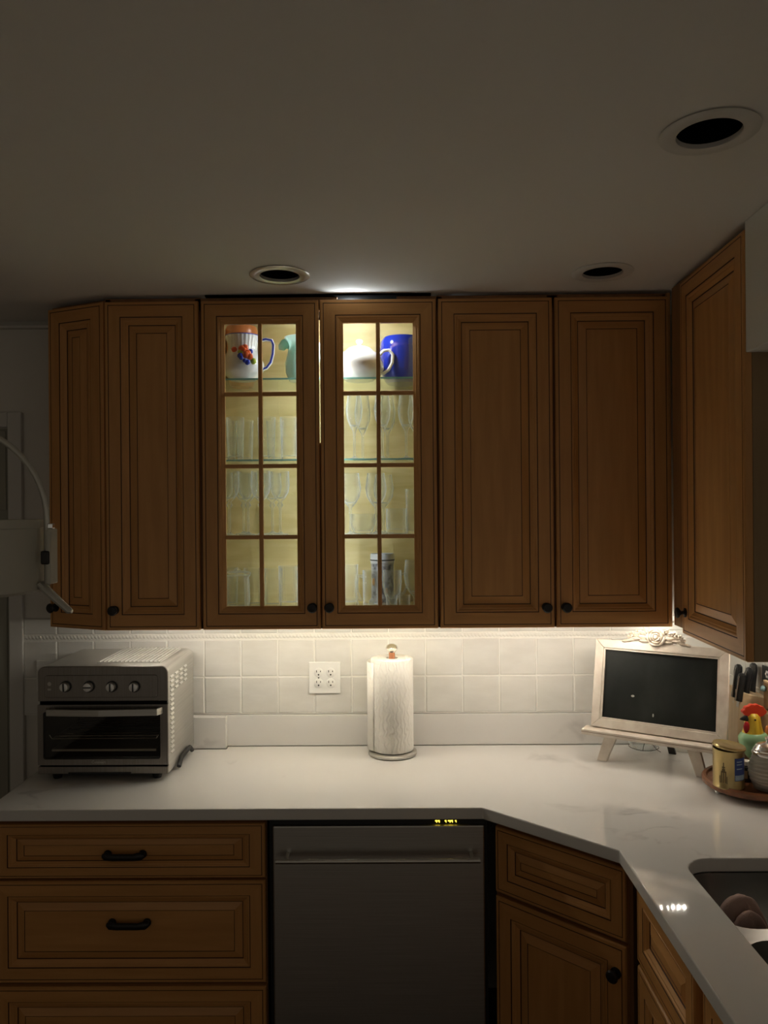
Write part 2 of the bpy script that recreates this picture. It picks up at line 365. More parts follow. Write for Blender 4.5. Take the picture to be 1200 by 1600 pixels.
tag(MB().box(XL_ROOM - 0.1, XL_ROOM, Y_ROOM, YW, 0, ZCEIL).build('wall_left', 'wall'), 'plain wall far to the left', kind='structure')

# soffit over the sink, flush with the side cabinet
DR0, DR1 = at(1064, 706, 2.405), at(1163, 695, 1.945)      # door line of the cabinet on the right wall
soff_x = DR1.x + 0.004; soff_z = Z(551, DR1.y, 1162)
tag(MB().prism([(soff_x, DR1.y - 0.002), (soff_x - 0.02, 0.2), (2.2, 0.2), (2.2, DR1.y - 0.002)], soff_z, ZCEIL - 0.001).build('wall_soffit', 'wall', bevel=0.003),
    'boxed white soffit hanging from the ceiling at right', kind='structure')

# tiles, grout bed and rope liner on the back wall
YT = YW - 0.012
zr = [Z(1113.5, YT), Z(1056, YT), Z(998, YT)]
rope_z0, rope_z1 = zr[2] + 0.001, Z(988.5, YT)
cap_z1 = Z(963, YT)
g0 = X(90, YT, 1050); pitch = X(147.3, YT, 1050) - g0
X_CAS = X(39, YW, 900)
MB().box(X_CAS, XR, YW - 0.0115, YW - 0.0005, zr[0] - 0.002, cap_z1 - 0.004).build('grout_bed', 'grout', wall_back)
def tile_mesh(w, h, name='tile'):
    t = 0.010; e = 0.003
    mb = MB(); x0, x1, z0, z1 = 0.0015, w - 0.0015, 0.0015, h - 0.0015
    A = [(x0, 0, z0), (x1, 0, z0), (x1, 0, z1), (x0, 0, z1)]; B = [(x0, -t + e, z0), (x1, -t + e, z0), (x1, -t + e, z1), (x0, -t + e, z1)]
    Cc = [(x0 + e, -t, z0 + e), (x1 - e, -t, z0 + e), (x1 - e, -t, z1 - e), (x0 + e, -t, z1 - e)]
    for P, Q in ((A, B), (B, Cc)):
        for k in range(4): mb.face([P[k], P[(k + 1) % 4], Q[(k + 1) % 4], Q[k]])
    mb.face(Cc); return mb
cols = []
x = g0
while x > X_CAS: x -= pitch
while x < XR - 0.002: cols.append((max(x, X_CAS), min(x + pitch, XR - 0.011))); x += pitch
base_tile = {}
def put_tile(w, h, loc, par, rot=None):
    key = (round(w, 3), round(h, 3))
    if key not in base_tile: o = base_tile[key] = tile_mesh(w, h).build('tile', 'tile', par)
    else: o = copy_obj(base_tile[key], par)
    o.parent = par; o.location = loc; o.rotation_euler = (random.uniform(-.006, .006), 0, (rot or 0) + random.uniform(-.006, .006))
rows = [(zr[0], zr[1]), (zr[1], zr[2]), (rope_z1, cap_z1)]
for (a, b) in cols:
    for (z0, z1) in rows:
        if b - a > 0.012: put_tile(b - a, z1 - z0, (a, YW - 0.004, z0), wall_back)
mb = MB(); n = 900; x0r, x1r = X_CAS + 0.002, XR - 0.01; rz = (rope_z0 + rope_z1) / 2; rr0 = (rope_z1 - rope_z0) / 2 * 0.95
for k in range(n + 1):
    xx = x0r + (x1r - x0r) * k / n
    for q in range(9):
        a = PI * q / 8 - PI / 2
        r = rr0 * (0.86 + 0.16 * math.sin(2.0 * a + xx * 2 * PI / 0.013))
        mb.v.append((xx, YW - 0.007 - r * math.cos(a) * 0.8, rz + r * math.sin(a)))
for k in range(n):
    for q in range(8):
        i = k * 9 + q; mb.f.append((i, i + 9, i + 10, i + 1)); mb.m.append(0)
mb.build('rope_trim', 'rope', wall_back, smooth=True)
# tiles on the right wall, turned to face into the room
MB().box(XR - 0.0105, XR - 0.0005, 1.6, YW - 0.012, zr[0] - 0.002, cap_z1 - 0.004).build('grout_bed', 'grout', wall_right)
y = YW - 0.012
while y > 1.75:
    for (z0, z1) in rows: put_tile(pitch, z1 - z0, (XR - 0.003, y, z0), wall_right, -PI / 2)
    y -= pitch
MB().tube([(XR - 0.006, YW - 0.015, rz), (XR - 0.006, 1.65, rz)], rr0 * 0.9, 10).build('rope_trim', 'rope', wall_right, smooth=True)

# stone upstand (a thicker length behind the oven)
zu = Z(1116, 2.85, 600)
xth = X(353, 2.82, 1140)
us = tag(MB().box(XCL, XR - 0.012, 2.848, YW - 0.001, CT + 0.0005, zu).build('trim_1', 'quartz', bevel=0.002), 'low white stone upstand along the foot of the tiles', kind='structure')
tag(MB().box(XCL, xth, 2.818, 2.8475, CT + 0.0005, zu + 0.001).build('trim_2', 'quartz', bevel=0.002), 'thicker white stone step of the upstand behind the oven', kind='structure')
# door casing and door at far left, crown strip
zc1, zc0 = Z(644, YW - 0.02, 20), Z(667, YW - 0.02, 20)
xo = X(12.5, YW - 0.02, 800)
tag(MB().box(xo, X_CAS, YW - 0.022, YW - 0.0005, 0, zc1).build('trim_3', 'trim', bevel=0.003), 'white upright door casing at the left edge', kind='structure')
tag(MB().box(XL_ROOM + 0.1, xo - 0.0005, YW - 0.022, YW - 0.0005, zc0, zc1).build('trim_4', 'trim', bevel=0.003), 'white head casing above the door at left', kind='structure')
dr = tag(MB().box(XL_ROOM + 0.1, xo - 0.003, YW - 0.006, YW - 0.0005, 0.005, zc0 - 0.004).build('door_1', 'doorpaint'), 'olive grey door at the left edge', kind='structure')
MB().box(XL_ROOM + 0.25, xo - 0.012, YW - 0.011, YW - 0.006, Z(797, YW, 5), zc0 - 0.012).build('door_panel', 'doorpaint', dr, bevel=0.003)
MB().box(XL_ROOM + 0.25, xo - 0.012, YW - 0.011, YW - 0.006, 0.2, Z(812, YW, 5)).build('door_panel', 'doorpaint', dr, bevel=0.003)
tag(MB().prism([(0, 0), (0.028, 0), (0.028, 0.008), (0.006, 0.03), (0, 0.03)], XL_ROOM + 0.05, X(150, YW, 500)).xf(
    Matrix(((0, 0, 1, 0), (-1, 0, 0, YW - 0.0005), (0, 1, 0, ZCEIL - 0.031), (0, 0, 0, 1)))).build('trim_5', 'trim'), 'narrow white moulding where wall meets ceiling', kind='structure')

# ------------------------------------------------------------------ recessed lights (switched off)
for i, (x, y) in enumerate(can_spots):
    lab = ['recessed ceiling light with a shiny satin ring above the glazed cabinet', 'small recessed ceiling light above the rightmost double-door cabinet',
           'largest recessed ceiling light, dark, at upper right'][i]
    t = thing('recessed_light', lab, 'ceiling light', (x, y, ZCEIL), 0, 'unlit recessed ceiling lights')
    MB().lathe([(0.064, -0.0008), (0.090, -0.0008), (0.092, -0.003), (0.088, -0.006), (0.070, -0.008), (0.0605, -0.005), (0.0595, 0.004)], 48, cap=False).build('trim_ring', 'ring_metal' if i == 0 else 'ring_white', t, smooth=True)
    MB().lathe([(0.0625, 0.0005), (0.0622, 0.03), (0.060, 0.12), (1e-5, 0.125)], 40, cap=False).build('can', 'dark', t, smooth=True)

# ------------------------------------------------------------------ cabinet fronts
PROF = [(0, .004, 0), (.003, 0, 0), (.0108, 0, 0), (.0112, .0016, 1), (.0130, .0016, 1), (.0134, 0, 1), (.051, 0, 0), (.0514, .0022, 1), (.0534, .0022, 1),
        (.0545, .0008, 0), (.059, .0012, 0), (.063, .0040, 0), (.0665, .0045, 0), (.072, .0080, 0), (.0765, .0105, 0), (.0770, .0125, 1), (.0792, .0125, 1),
        (.104, .0060, 0), (.1044, .0072, 1), (.1060, .0072, 1), (.1064, .0060, 0)]
def front_mesh(w, h, s=1.0, glass=False, thick=0.020, sv=None):
    sv = sv or s
    prof = [(a, d, m_) for a, d, m_ in PROF if (not glass or a < 0.0768)]
    mb = MB(); rings = []
    for (a, d, _) in prof:
        ax, az = a * s, a * sv
        rings.append([(ax, d, az), (w - ax, d, az), (w - ax, d, h - az), (ax, d, h - az)])
    back = [(0, thick, 0), (w, thick, 0), (w, thick, h), (0, thick, h)]
    def band(P, Q, mi, wood=True):
        for k in range(4):
            mb.face([P[k], P[(k + 1) % 4], Q[(k + 1) % 4], Q[k]], (1 if k % 2 == 0 else 0) if wood else 2)
    band(back, rings[0], 0)
    for k in range(len(rings) - 1): band(rings[k], rings[k + 1], 0, prof[k + 1][2] == 0)
    if glass:
        a = prof[-1][0] * s; az = prof[-1][0] * sv
        inner = [(a, thick, az), (w - a, thick, az), (w - a, thick, h - az), (a, thick, h - az)]
        band(rings[-1], inner, 0); band(inner, back, 0)
    else:
        mb.face(rings[-1], 0 if h > w * 0.8 else 1); mb.face(list(reversed(back)), 0)
    return mb
FM = ['wood_v', 'wood_h', 'glaze']
knob_o = None
def add_knob(parent, x, z):
    global knob_o
    if knob_o is None:
        mb = MB().lathe([(0.0145, 0.0), (0.0145, 0.003), (0.006, 0.005), (0.0055, 0.013), (0.011, 0.018), (0.0160, 0.022), (0.0165, 0.026), (0.013, 0.030), (1e-5, 0.0315)], 24)
        mb.xf(Matrix.Rotation(PI / 2, 4, 'X'))
        knob_o = mb.build('knob', 'black_metal', parent, smooth=True); o = knob_o
    else: o = copy_obj(knob_o, parent)
    o.location = (x, 0, z); return o
pull_o = None
def add_pull(parent, x, z, y=0.0):
    global pull_o
    if pull_o is None:
        mb = MB()
        mb.tube([(-0.062, -0.018, 0.002), (-0.052, -0.021, 0.002), (-0.03, -0.022, -0.001), (0.03, -0.022, -0.001), (0.052, -0.021, 0.002), (0.062, -0.018, 0.002)], [0.006, 0.0125, 0.0105, 0.0105, 0.0125, 0.006], 12, flat=(1, .6))
        for s in (-1, 1):
            mb.lathe([(0.0125, 0), (0.012, 0.004), (0.008, 0.008), (0.008, 0.016), (0.008, 0.020), (1e-5, 0.022)], 16, c=(0, 0, 0)) ; k = len(mb.v) - 6 * 16
            mb.xf(Matrix.Translation((s * 0.052, 0, 0)) @ Matrix.Rotation(PI / 2, 4, 'X'), k)
        pull_o = mb.build('handle', 'black_metal', parent, smooth=True); o = pull_o
    else: o = copy_obj(pull_o, parent)
    o.location = (x, y, z); return o
HD = ZT - ZB
def open_box(mb, w, d, h, y0=0.022, t=0.018, mi=0, top=True, bottom=True):
    mb.box(0, t, y0, d, 0, h, mi); mb.box(w - t, w, y0, d, 0, h, mi)
    if bottom: mb.box(t, w - t, y0, d, 0.012, 0.012 + t, mi)
    if top: mb.box(t, w - t, y0, d, h - t, h, mi)
    mb.box(t, w - t, d - 0.008, d, 0.03, h - t, mi)
    return mb
def wall_cabinet(name, label, loc, rz, w, doors, depth=0.325):
    """doors: list of (x0, x1, knob_side)"""
    c = thing(name, label, 'cabinet', loc, rz)
    mb = open_box(MB(), w, depth, HD); 
    xs = [0] + [0.5 * (doors[k][1] + doors[k + 1][0]) for k in range(len(doors) - 1)] + [w]
    for xx in xs: mb.box(max(xx - 0.018, 0), min(xx + 0.018, w), 0.0215, 0.036, 0, HD + 0.012)
    mb.box(0, w, 0.0215, 0.036, HD - 0.03, HD + 0.0145); mb.box(0, w, 0.0215, 0.036, 0.004, 0.03)
    mb.build('body', 'carcass', c)
    for (a, b, side) in doors:
        d = front_mesh(b - a, HD).build('door', FM, c); d.location = (a, 0, 0)
        if side: add_knob(d, (b - a - 0.028) if side == 'R' else 0.028, 0.068)
    return c
ux = [X(p, YD) for p in (162.5, 313, 684.7, 1049)]
def dx(px, k): return X(px, YD) - ux[k]
wall_cabinet('wall_cabinet', 'narrow single-door wooden wall cabinet left of the glazed cabinet', (ux[0], YD, ZB), 0, ux[1] - ux[0] - 0.001, [(dx(164.5, 0), dx(310.5, 0), 'L')])
wall_cabinet('wall_cabinet', 'double-door solid wooden wall cabinet right of the glazed cabinet', (ux[2], YD, ZB), 0, ux[3] - ux[2] - 0.001, [(dx(686.3, 2), dx(864.8, 2), 'R'), (dx(868.6, 2), dx(1047.5, 2), 'L')])
# angled end cabinet at the left
PR = Vector((X(161.3, YD), YD)); PL = Vector((X(76, 2.635), 2.635))
dv = PR - PL; aw = dv.length; arz = math.atan2(dv.y, dv.x)
c = thing('angled_wall_cabinet', 'angled wooden end cabinet at the left of the wall row', 'cabinet', (PL.x, PL.y, ZB), arz)
inv = (Matrix.Translation((PL.x, PL.y, 0)) @ Matrix.Rotation(arz, 4, 'Z')).inverted()
loc2 = lambda x, y: tuple((inv @ Vector((x, y, 0))).xy)
off = Vector((-dv.y, dv.x)).normalized() * 0.022
poly = [loc2(PL.x + off.x, PL.y + off.y), loc2(PR.x - 0.004 + off.x, PR.y + off.y), loc2(ux[0] - 0.002, YW - 0.012), loc2(PL.x + off.x, YW - 0.012)]
MB().prism(poly, 0.0, HD + 0.010).build('body', 'carcass', c)
d = front_mesh(aw, HD).build('door', FM, c); add_knob(d, 0.028, 0.068)
# cabinet on the right wall
dv = Vector((DR1.x - DR0.x, DR1.y - DR0.y)); rw = dv.length; rrz = math.atan2(dv.y, dv.x)
c = thing('wall_cabinet', 'wooden cabinet on the right wall, its door seen edge-on', 'cabinet', (DR0.x, DR0.y, ZB), rrz)
inv = (Matrix.Translation((DR0.x, DR0.y, 0)) @ Matrix.Rotation(rrz, 4, 'Z')).inverted()
bx = DR0.x + 0.024
poly = [loc2(bx - 0.012, DR0.y + 0.10), loc2(DR1.x + 0.022, DR1.y + 0.004), loc2(XR - 0.002, DR1.y + 0.004), loc2(XR - 0.002, DR0.y + 0.10)]
MB().prism(list(poly), 0.012, HD + 0.014).build('body', 'carcass', c)
pl = [loc2(DR1.x + 0.021, DR1.y - 0.001), loc2(XR - 0.002, DR1.y - 0.001), loc2(XR - 0.002, DR1.y + 0.0035), loc2(DR1.x + 0.021, DR1.y + 0.0035)]
MB().prism(pl, 0.0, HD + 0.012).build('side_panel', 'side_panel', c)
d = front_mesh(rw, HD).build('door', FM, c); add_knob(d, 0.028, 0.068)
# filler upright in the corner
tag(MB().box(X(1049.5, YD) + 0.0005, bx - 0.014, YD + 0.004, YD + 0.03, ZB, ZT + 0.012).build('corner_filler', 'wood_v', bevel=0.002),
    'upright wooden filler strip in the corner between the wall cabinets', 'filler strip')

# ------------------------------------------------------------------ glazed cabinet
gw = ux[2] - ux[1] - 0.001
gc = thing('glazed_wall_cabinet', 'lit wooden wall cabinet with two glass-paned doors', 'cabinet', (ux[1], YD, ZB), 0)
dep = 0.325; FLOOR_Z = 1.448
mb = MB(); mb.box(0, 0.018, 0.022, dep, 0, HD + 0.012); mb.box(gw - 0.018, gw, 0.022, dep, 0, HD + 0.012)
mb.box(0.018, gw - 0.018, 0.022, dep, 0.006, FLOOR_Z - ZB); mb.box(0.018, gw - 0.018, dep - 0.008, dep, FLOOR_Z - ZB, HD + 0.012)
mb.build('body', 'maple_in', gc)
MB().box(0.018, gw - 0.018, 0.006, dep, 2.4995 - ZB, ZCEIL - 0.001 - ZB).build('top_panel', 'dark', gc)  # black puts shade into the gap above the doors, despite the lamp
mb = MB(); mb.box(0, dx(528, 1), 0.022, 0.034, HD - 0.03, 2.499 - ZB); mb.box(dx(622, 1), gw, 0.022, 0.034, HD - 0.03, 2.499 - ZB); mb.box(dx(528, 1), dx(622, 1), 0.022, 0.034, HD - 0.03, HD - 0.004)  # notch added near the lamp so its light spills onto the ceiling
mb.build('top_rail', 'carcass', gc)
MB().box(dx(496, 1), dx(516, 1), 0.0215, 0.0235, 0.03, Z(690, YD) - ZB).build('slit_light_stop', 'carcass', gc)  # added to stop light showing through the lower part of the door slit
mb = MB(); mb.box(0, 0.02, 0.0212, 0.0218, 0, HD + 0.012); mb.box(gw - 0.02, gw, 0.0212, 0.0218, 0, HD + 0.012); mb.box(0.02, gw - 0.02, 0.0212, 0.0218, 0, 0.03)
mb.build('face_frame', 'carcass', gc)
for di, (pa, pb, side) in enumerate(((315.2, 499.2, 'R'), (501.2, 682.8, 'L'))):
    a, b = dx(pa, 1), dx(pb, 1); w = b - a
    d = front_mesh(w, HD, glass=True).build('door', FM, gc); d.location = (a, 0, 0)
    o0 = PROF[14][0]; ix0, ix1 = o0, w - o0; iz0, iz1 = o0, HD - o0
    zs = [Z(p, YD) - ZB for p in (613.5, 726.5, 838)]; zs = sorted(zs); xm = w / 2; hw = 0.0068
    MB().box(xm - hw, xm + hw, 0.003, 0.017, iz0 - 0.001, iz1 + 0.001).build('muntin', 'wood_v', d, bevel=0.002)
    zz = [iz0] + zs + [iz1]
    for z in zs:
        for (q0, q1) in ((ix0 - 0.001, xm - hw), (xm + hw, ix1 + 0.001)):
            MB().box(q0, q1, 0.004, 0.016, z - hw, z + hw).build('muntin', 'wood_h', d, bevel=0.002)
    for r in range(4):
        za = zz[r] + (hw if r else 0); zb = zz[r + 1] - (hw if r < 3 else 0)
        for (q0, q1) in ((ix0, xm - hw), (xm + hw, ix1)):
            MB().box(q0, q1, 0.0100, 0.0125, za, zb).build('pane', 'pane', d)
    add_knob(d, (w - 0.026) if side == 'R' else 0.026, 0.073)
SH = [Z(590, 2.60, 500), Z(717, 2.60, 500), 1.7035]      # tops of the glass shelves
for k, z in enumerate(SH):
    s = tag(MB().box(ux[1] + 0.020, ux[1] + gw - 0.020, 2.6005, YW - 0.016 - 0.040, z - 0.008, z).build('glass_shelf', 'shelf_glass'),
            ['topmost glass shelf in the lit cabinet, holding jugs and teapot', 'second glass shelf in the lit cabinet, holding tumblers and flutes', 'lowest glass shelf in the lit cabinet, holding stemmed wine glasses'][k],
            'shelf', 'glass shelves in the lit cabinet')
    MB().box(ux[1] + 0.020, ux[1] + gw - 0.020, 2.5995, 2.6004, z - 0.0055, z).build('front_edge', 'shelf_edge', s)
# bulb near the top front
bp = at(548, 480, 2.615)
bl = thing('cabinet_light', 'small cool white lamp at the top inside the glazed cabinet', 'lamp', (bp.x, 2.615, 2.478))
MB().ball((0, 0, 0), (0.022, 0.022, 0.012), seg=20, rings=10).build('bulb', 'bulb', bl, smooth=True)
MB().tube([(0, 0, 0.010), (0, 0.0, 2.4995 - 2.478)], 0.004, 8).build('stem', 'plate', bl)

sx_ = X(511, 2.566, 700)
vs = thing('cabinet_strip_light', 'upright cool white strip light hidden behind the glazed door stiles', 'strip light', (sx_, 2.564, FLOOR_Z + 0.02))
MB().box(-0.006, 0.006, 0, 0.003, 0, 0.985).build('tape', 'plate', vs)
mb = MB(); zz_ = 0.01
while zz_ < 0.975: mb.box(-0.003, 0.003, 0.003, 0.0045, zz_, zz_ + 0.008); zz_ += 0.022
tag(mb.build('diodes', 'strip', vs), kind='stuff')

# ------------------------------------------------------------------ under-cabinet LED strip
def led_strip(label, x0, x1, y, rz=0):
    ls = thing('led_strip', label, 'strip light', (x0, y, ZB), rz, 'under-cabinet strip lights')
    MB().box(0, x1 - x0, -0.006, 0.006, 0.004, 0.0075).build('tape', 'plate', ls)
    mb = MB(); xx = 0.004
    while xx < x1 - x0 - 0.004: mb.box(xx, xx + 0.006, -0.003, 0.003, 0.0015, 0.004); xx += 0.019
    tag(mb.build('diodes', 'led', ls), kind='stuff')
led_strip('long under-cabinet strip of warm white diodes over the counter', X(172, 2.612, 985), 0.998, 2.612)
led_strip('short strip of warm white diodes in the far right corner', 0.945, 1.012, 2.80)
led_strip('strip of warm white diodes under the right wall cabinet', 1.222, 1.222 + 0.27, 2.46, -PI / 2)

# ------------------------------------------------------------------ counter, sink
Apt, Bpt = onz(755, 1263.5, CT), onz(968, 1329, CT)
Apt.y = YC; XS = Bpt.x; YEND = 0.9
sx0, sx1, sy0, sy1 = 0.712, 1.12, 0.96, onz(1150, 1341, CT).y
counter_pts = [(XCL, YC), (Apt.x, YC), (Bpt.x, Bpt.y), (XS - 0.004, YEND), (XR - 0.001, YEND), (XR - 0.001, 2.8470), (xth + 0.001, 2.8470), (xth + 0.001, 2.8170), (XCL, 2.8170)]
CTH = 0.034
tag(plate(counter_pts, [rrect(sx0, sx1, sy0, sy1, 0.07, 8)], CT - CTH, CT, 'countertop', 'quartz', bevel=0.003),
    'white veined quartz countertop turning the corner to the sink', 'countertop')
sk = thing('sink', 'double-bowl undermount steel sink at lower right', 'sink', ((sx0 + sx1) / 2, (sy0 + sy1) / 2, CT - CTH - 0.001))
ox, oy = (sx0 + sx1) / 2, (sy0 + sy1) / 2
yd0, yd1 = onz(1170, 1469, CT - CTH).y, onz(1170, 1451, CT - CTH).y
bowls = [(yd1, sy1 - 0.004), (sy0 + 0.004, yd0)]
fl = plate([(sx0 - 0.02 - ox, sy0 - 0.02 - oy), (sx1 + 0.02 - ox, sy0 - 0.02 - oy), (sx1 + 0.02 - ox, sy1 + 0.02 - oy), (sx0 - 0.02 - ox, sy1 + 0.02 - oy)],
           [rrect(sx0 + 0.004 - ox, sx1 - 0.004 - ox, a - oy, b - oy, 0.065, 7) for a, b in bowls], -0.002, 0, 'flange', 'sink_steel', sk)
for (a, b) in bowls:
    mb = MB(); lp = [rrect(sx0 + 0.004 - ox + i, sx1 - 0.004 - ox - i, a - oy + i, b - oy - i, 0.065, 7) for i in (0, 0.004, 0.02)]
    zz = [0, -0.17, -0.19]
    for j in range(2):
        P, Q = lp[j], lp[j + 1]; nn = len(P)
        for k in range(nn): mb.face([(*P[k], zz[j]), (*P[(k + 1) % nn], zz[j]), (*Q[(k + 1) % nn], zz[j + 1]), (*Q[k], zz[j + 1])])
    mb.face([(*p, zz[2]) for p in lp[2]])
    mb.build('bowl', 'sink_steel', sk, smooth=True)
# cloth heaped in the far bowl against the divider
mb = MB(); NU, NV = 20, 72
def cloth_pt(i, k):
    r = i / NU; a = 2 * PI * k / NV; u, v = r * math.cos(a), r * math.sin(a)
    dome = 0.205 * max(0.0, 1 - r ** 2.4) ** 0.55
    ph = 2.6 * (v + 0.55 * u * u + 0.25 * u) + 0.5
    crease = abs(math.sin(ph * PI / 2)) ** 0.45
    wob = 1 + 0.07 * math.sin(5 * a + 1) + 0.05 * math.sin(9 * a)
    return (u * 0.070 * wob, v * 0.090 * wob - 0.010 * crease * (1 - r), dome * (0.80 + 0.20 * crease) + 0.003)
for i in range(NU + 1):
    for k in range(NV): mb.v.append(cloth_pt(i, k))
for i in range(NU):
    for k in range(NV): mb.f.append((i * NV + k, i * NV + (k + 1) % NV, (i + 1) * NV + (k + 1) % NV, (i + 1) * NV + k)); mb.m.append(0)
ck = mb.build('dish_cloth', 'cloth', smooth=True); ck.data.polygons.foreach_set('use_smooth', [True] * len(ck.data.polygons))
ck.location = (0.797, yd1 + 0.108, CT - CTH - 0.001 - 0.19 + 0.0005); ck.rotation_euler = (0, 0, 0.15)
tag(ck, 'dusty pink cloth bunched up in the far sink bowl', 'cloth')

# ------------------------------------------------------------------ base cabinets
ZTB = CT - CTH - 0.001
def z_at(px, py, y=YB): return at(px, py, y).z
# drawer unit
xd1 = X(416, YB, 1400); xd0 = XCL + 0.004; dw = xd1 - xd0
c = thing('drawer_cabinet', 'wooden three-drawer base cabinet under the oven', 'cabinet', (xd0, YB, 0))
mb = MB(); mb.box(0, 0.018, 0.022, 0.58, 0, ZTB); mb.box(dw - 0.018, dw, 0.022, 0.58, 0, ZTB); mb.box(0.018, dw - 0.018, 0.0225, 0.04, 0.09, ZTB); mb.box(0.018, dw - 0.018, 0.57, 0.58, 0.09, ZTB); mb.box(0.018, dw - 0.018, 0.08, 0.095, 0, 0.09)
mb.build('body', 'carcass', c)
for (p0, p1, s, ph) in ((1287.5, 1372.5, 0.62, 1335.5), (1377, 1536, 0.86, 1442.5), (1542.5, 1730, 0.86, 1632)):
    z1, z0 = z_at(200, p0), z_at(200, p1); z0 = max(z0, 0.1)
    d = front_mesh(dw - 0.004, z1 - z0, 0.9, sv=s).build('drawer', FM, c); d.location = (0.002, 0, z0)
    add_pull(d, X(194 if s < 0.7 else 200, YB, 1335) - xd0, z_at(200, ph) - z0, 0.004)
# dishwasher
xw0, xw1 = X(428, YB, 1420), X(757, YB, 1420)
c = thing('dishwasher', 'stainless steel dishwasher with a long bar handle under the counter', 'dishwasher', (xw0, YB - 0.012, 0)); w = xw1 - xw0
zt_d = z_at(590, 1290.5, YB - 0.012)
MB().box(-0.014, w + 0.012, 0.03, 0.57, 0.02, ZTB - 0.001).build('tub', 'black', c)
MB().box(0, w, 0, 0.029, 0.11, zt_d).build('door', 'steel', c, bevel=0.004)
MB().box(0, w, 0.012, 0.0295, zt_d + 0.0005, zt_d + 0.014).build('control_strip', 'black', c)
zh = z_at(590, 1344.5, YB - 0.05)
h = MB().tube([(X(431, YB - .05, 1344) - xw0, -0.042, zh), (X(750, YB - .05, 1344) - xw0, -0.042, zh)], 0.0075, 14).build('handle', 'steel', c, smooth=True)
for p in (449, 737):
    xx = X(p, YB - 0.03, 1340) - xw0; MB().tube([(xx, 0.0, zh + 0.004), (xx, -0.038, zh)], 0.006, 10).build('handle_post', 'steel', c, smooth=True)
mb = MB()
for p, ww in ((680, 3), (684, 3), (695, 2.5), (700, 4), (704.5, 3), (711, 2)):
    xx = X(p, YB, 1285) - xw0; q = ww * YB / F; zc_ = zt_d + 0.007
    mb.box(xx, xx + q, 0.0105, 0.012, zc_ + 0.0015, zc_ + 0.004); mb.box(xx + q * 0.6, xx + q, 0.0105, 0.012, zc_ - 0.002, zc_ + 0.0015)
mb.build('display_digits', 'digits', c)
# diagonal corner cabinet
A2, B2 = Vector((Apt.x, YC)), Vector((Bpt.x, Bpt.y)); dv = (B2 - A2); dl = dv.length; dn = dv.normalized(); nrm = Vector((-dn.y, dn.x)); crz = math.atan2(dv.y, dv.x)
O = A2 + nrm * 0.028 + dn * 0.012; cl = dl - 0.012 + 0.012
c = thing('corner_base_cabinet', 'diagonal wooden corner base cabinet with one drawer and door', 'cabinet', (O.x, O.y, 0), crz)
mb = MB(); mb.box(0, cl, 0.022, 0.04, 0.09, ZTB); mb.box(0, 0.018, 0.04, 0.3, 0.09, ZTB); mb.box(cl - 0.018, cl, 0.04, 0.2, 0.09, ZTB); mb.box(0, cl, 0.08, 0.095, 0, 0.09)
mb.build('body', 'carcass', c)
zD0, zD1, zE1 = 0.668, 0.858, 0.655
d = front_mesh(cl - 0.02, zD1 - zD0, 0.80).build('drawer', FM, c); d.location = (0.010, 0, zD0)
d = front_mesh(cl - 0.02, zE1 - 0.11).build('door', FM, c); d.location = (0.010, 0, 0.11); add_knob(d, cl - 0.02 - 0.028, zE1 - 0.11 - 0.075)
# sink base run
ys0 = B2.y - 0.035
c = thing('sink_base_cabinet', 'wooden base cabinet under the sink, seen at a sharp angle', 'cabinet', (XS + 0.026, ys0, 0), -PI / 2 - 0.004)
sl = ys0 - YEND - 0.005
mb = MB(); mb.box(0, sl, 0.022, 0.04, 0.09, ZTB); mb.box(0, sl, 0.08, 0.095, 0, 0.09); mb.box(sl - 0.018, sl, 0.04, 0.5, 0.09, ZTB)
mb.build('body', 'carcass', c)
uw = 0.36
for k in range(2):
    a = 0.018 + k * (uw + 0.045)
    d = front_mesh(uw, zD1 - zD0, 0.80).build('drawer_front', FM, c); d.location = (a, 0, zD0)
    d = front_mesh(uw, zE1 - 0.11).build('door', FM, c); d.location = (a, 0, 0.11); add_knob(d, uw - 0.028 if k == 0 else 0.028, zE1 - 0.11 - 0.075)

# ------------------------------------------------------------------ things inside the glazed cabinet
LW = 'left glass door'; RW = 'right glass door'
def shelf_pt(px, k, Y):
    z = (SH + [FLOOR_Z])[k]; 
    py = 800 - (z - ZC) / Y * F
    return Vector((X(px, Y, py), Y, z + 0.0006))
# top shelf, left: terracotta pot, floral jug, jade jug
p = shelf_pt(378, 0, 2.792)
tag(MB().lathe([(0.040, 0), (0.050, 0.03), (0.055, 0.09), (0.052, 0.16), (0.050, 0.172), (0.056, 0.180), (0.058, 0.205), (0.054, 0.218), (0.048, 0.216), (0.047, 0.17), (0.046, 0.02), (1e-5, 0.015)], 32).build('pot', 'terracotta', loc=p, smooth=True),
    'brownish orange pot standing behind the floral jug', 'pot')
p = shelf_pt(380, 0, 2.647)
j = thing('jug', 'white floral jug with ribbed neck and blue edged handle', 'jug', p)
def ribs(a, z): return 1 + (0.018 * math.cos(26 * a) if z > 0.085 else 0)
MB().lathe([(0.044, 0), (0.046, 0.004), (0.064, 0.020), (0.0735, 0.040), (0.0725, 0.058), (0.064, 0.078), (0.0545, 0.094), (0.0500, 0.106), (0.0515, 0.125), (0.0585, 0.150), (0.055, 0.150), (0.047, 0.12), (0.046, 0.10), (0.066, 0.06), (0.06, 0.02), (1e-5, 0.012)], 104, mod=ribs).build('body', 'white_ceramic', j, smooth=True)
MB().lathe([(0.0540, 0.1495), (0.0540, 0.1525), (0.0590, 0.1525), (0.0595, 0.1495)], 48, cap=False).build('rim', 'blue_paint', j, smooth=True)
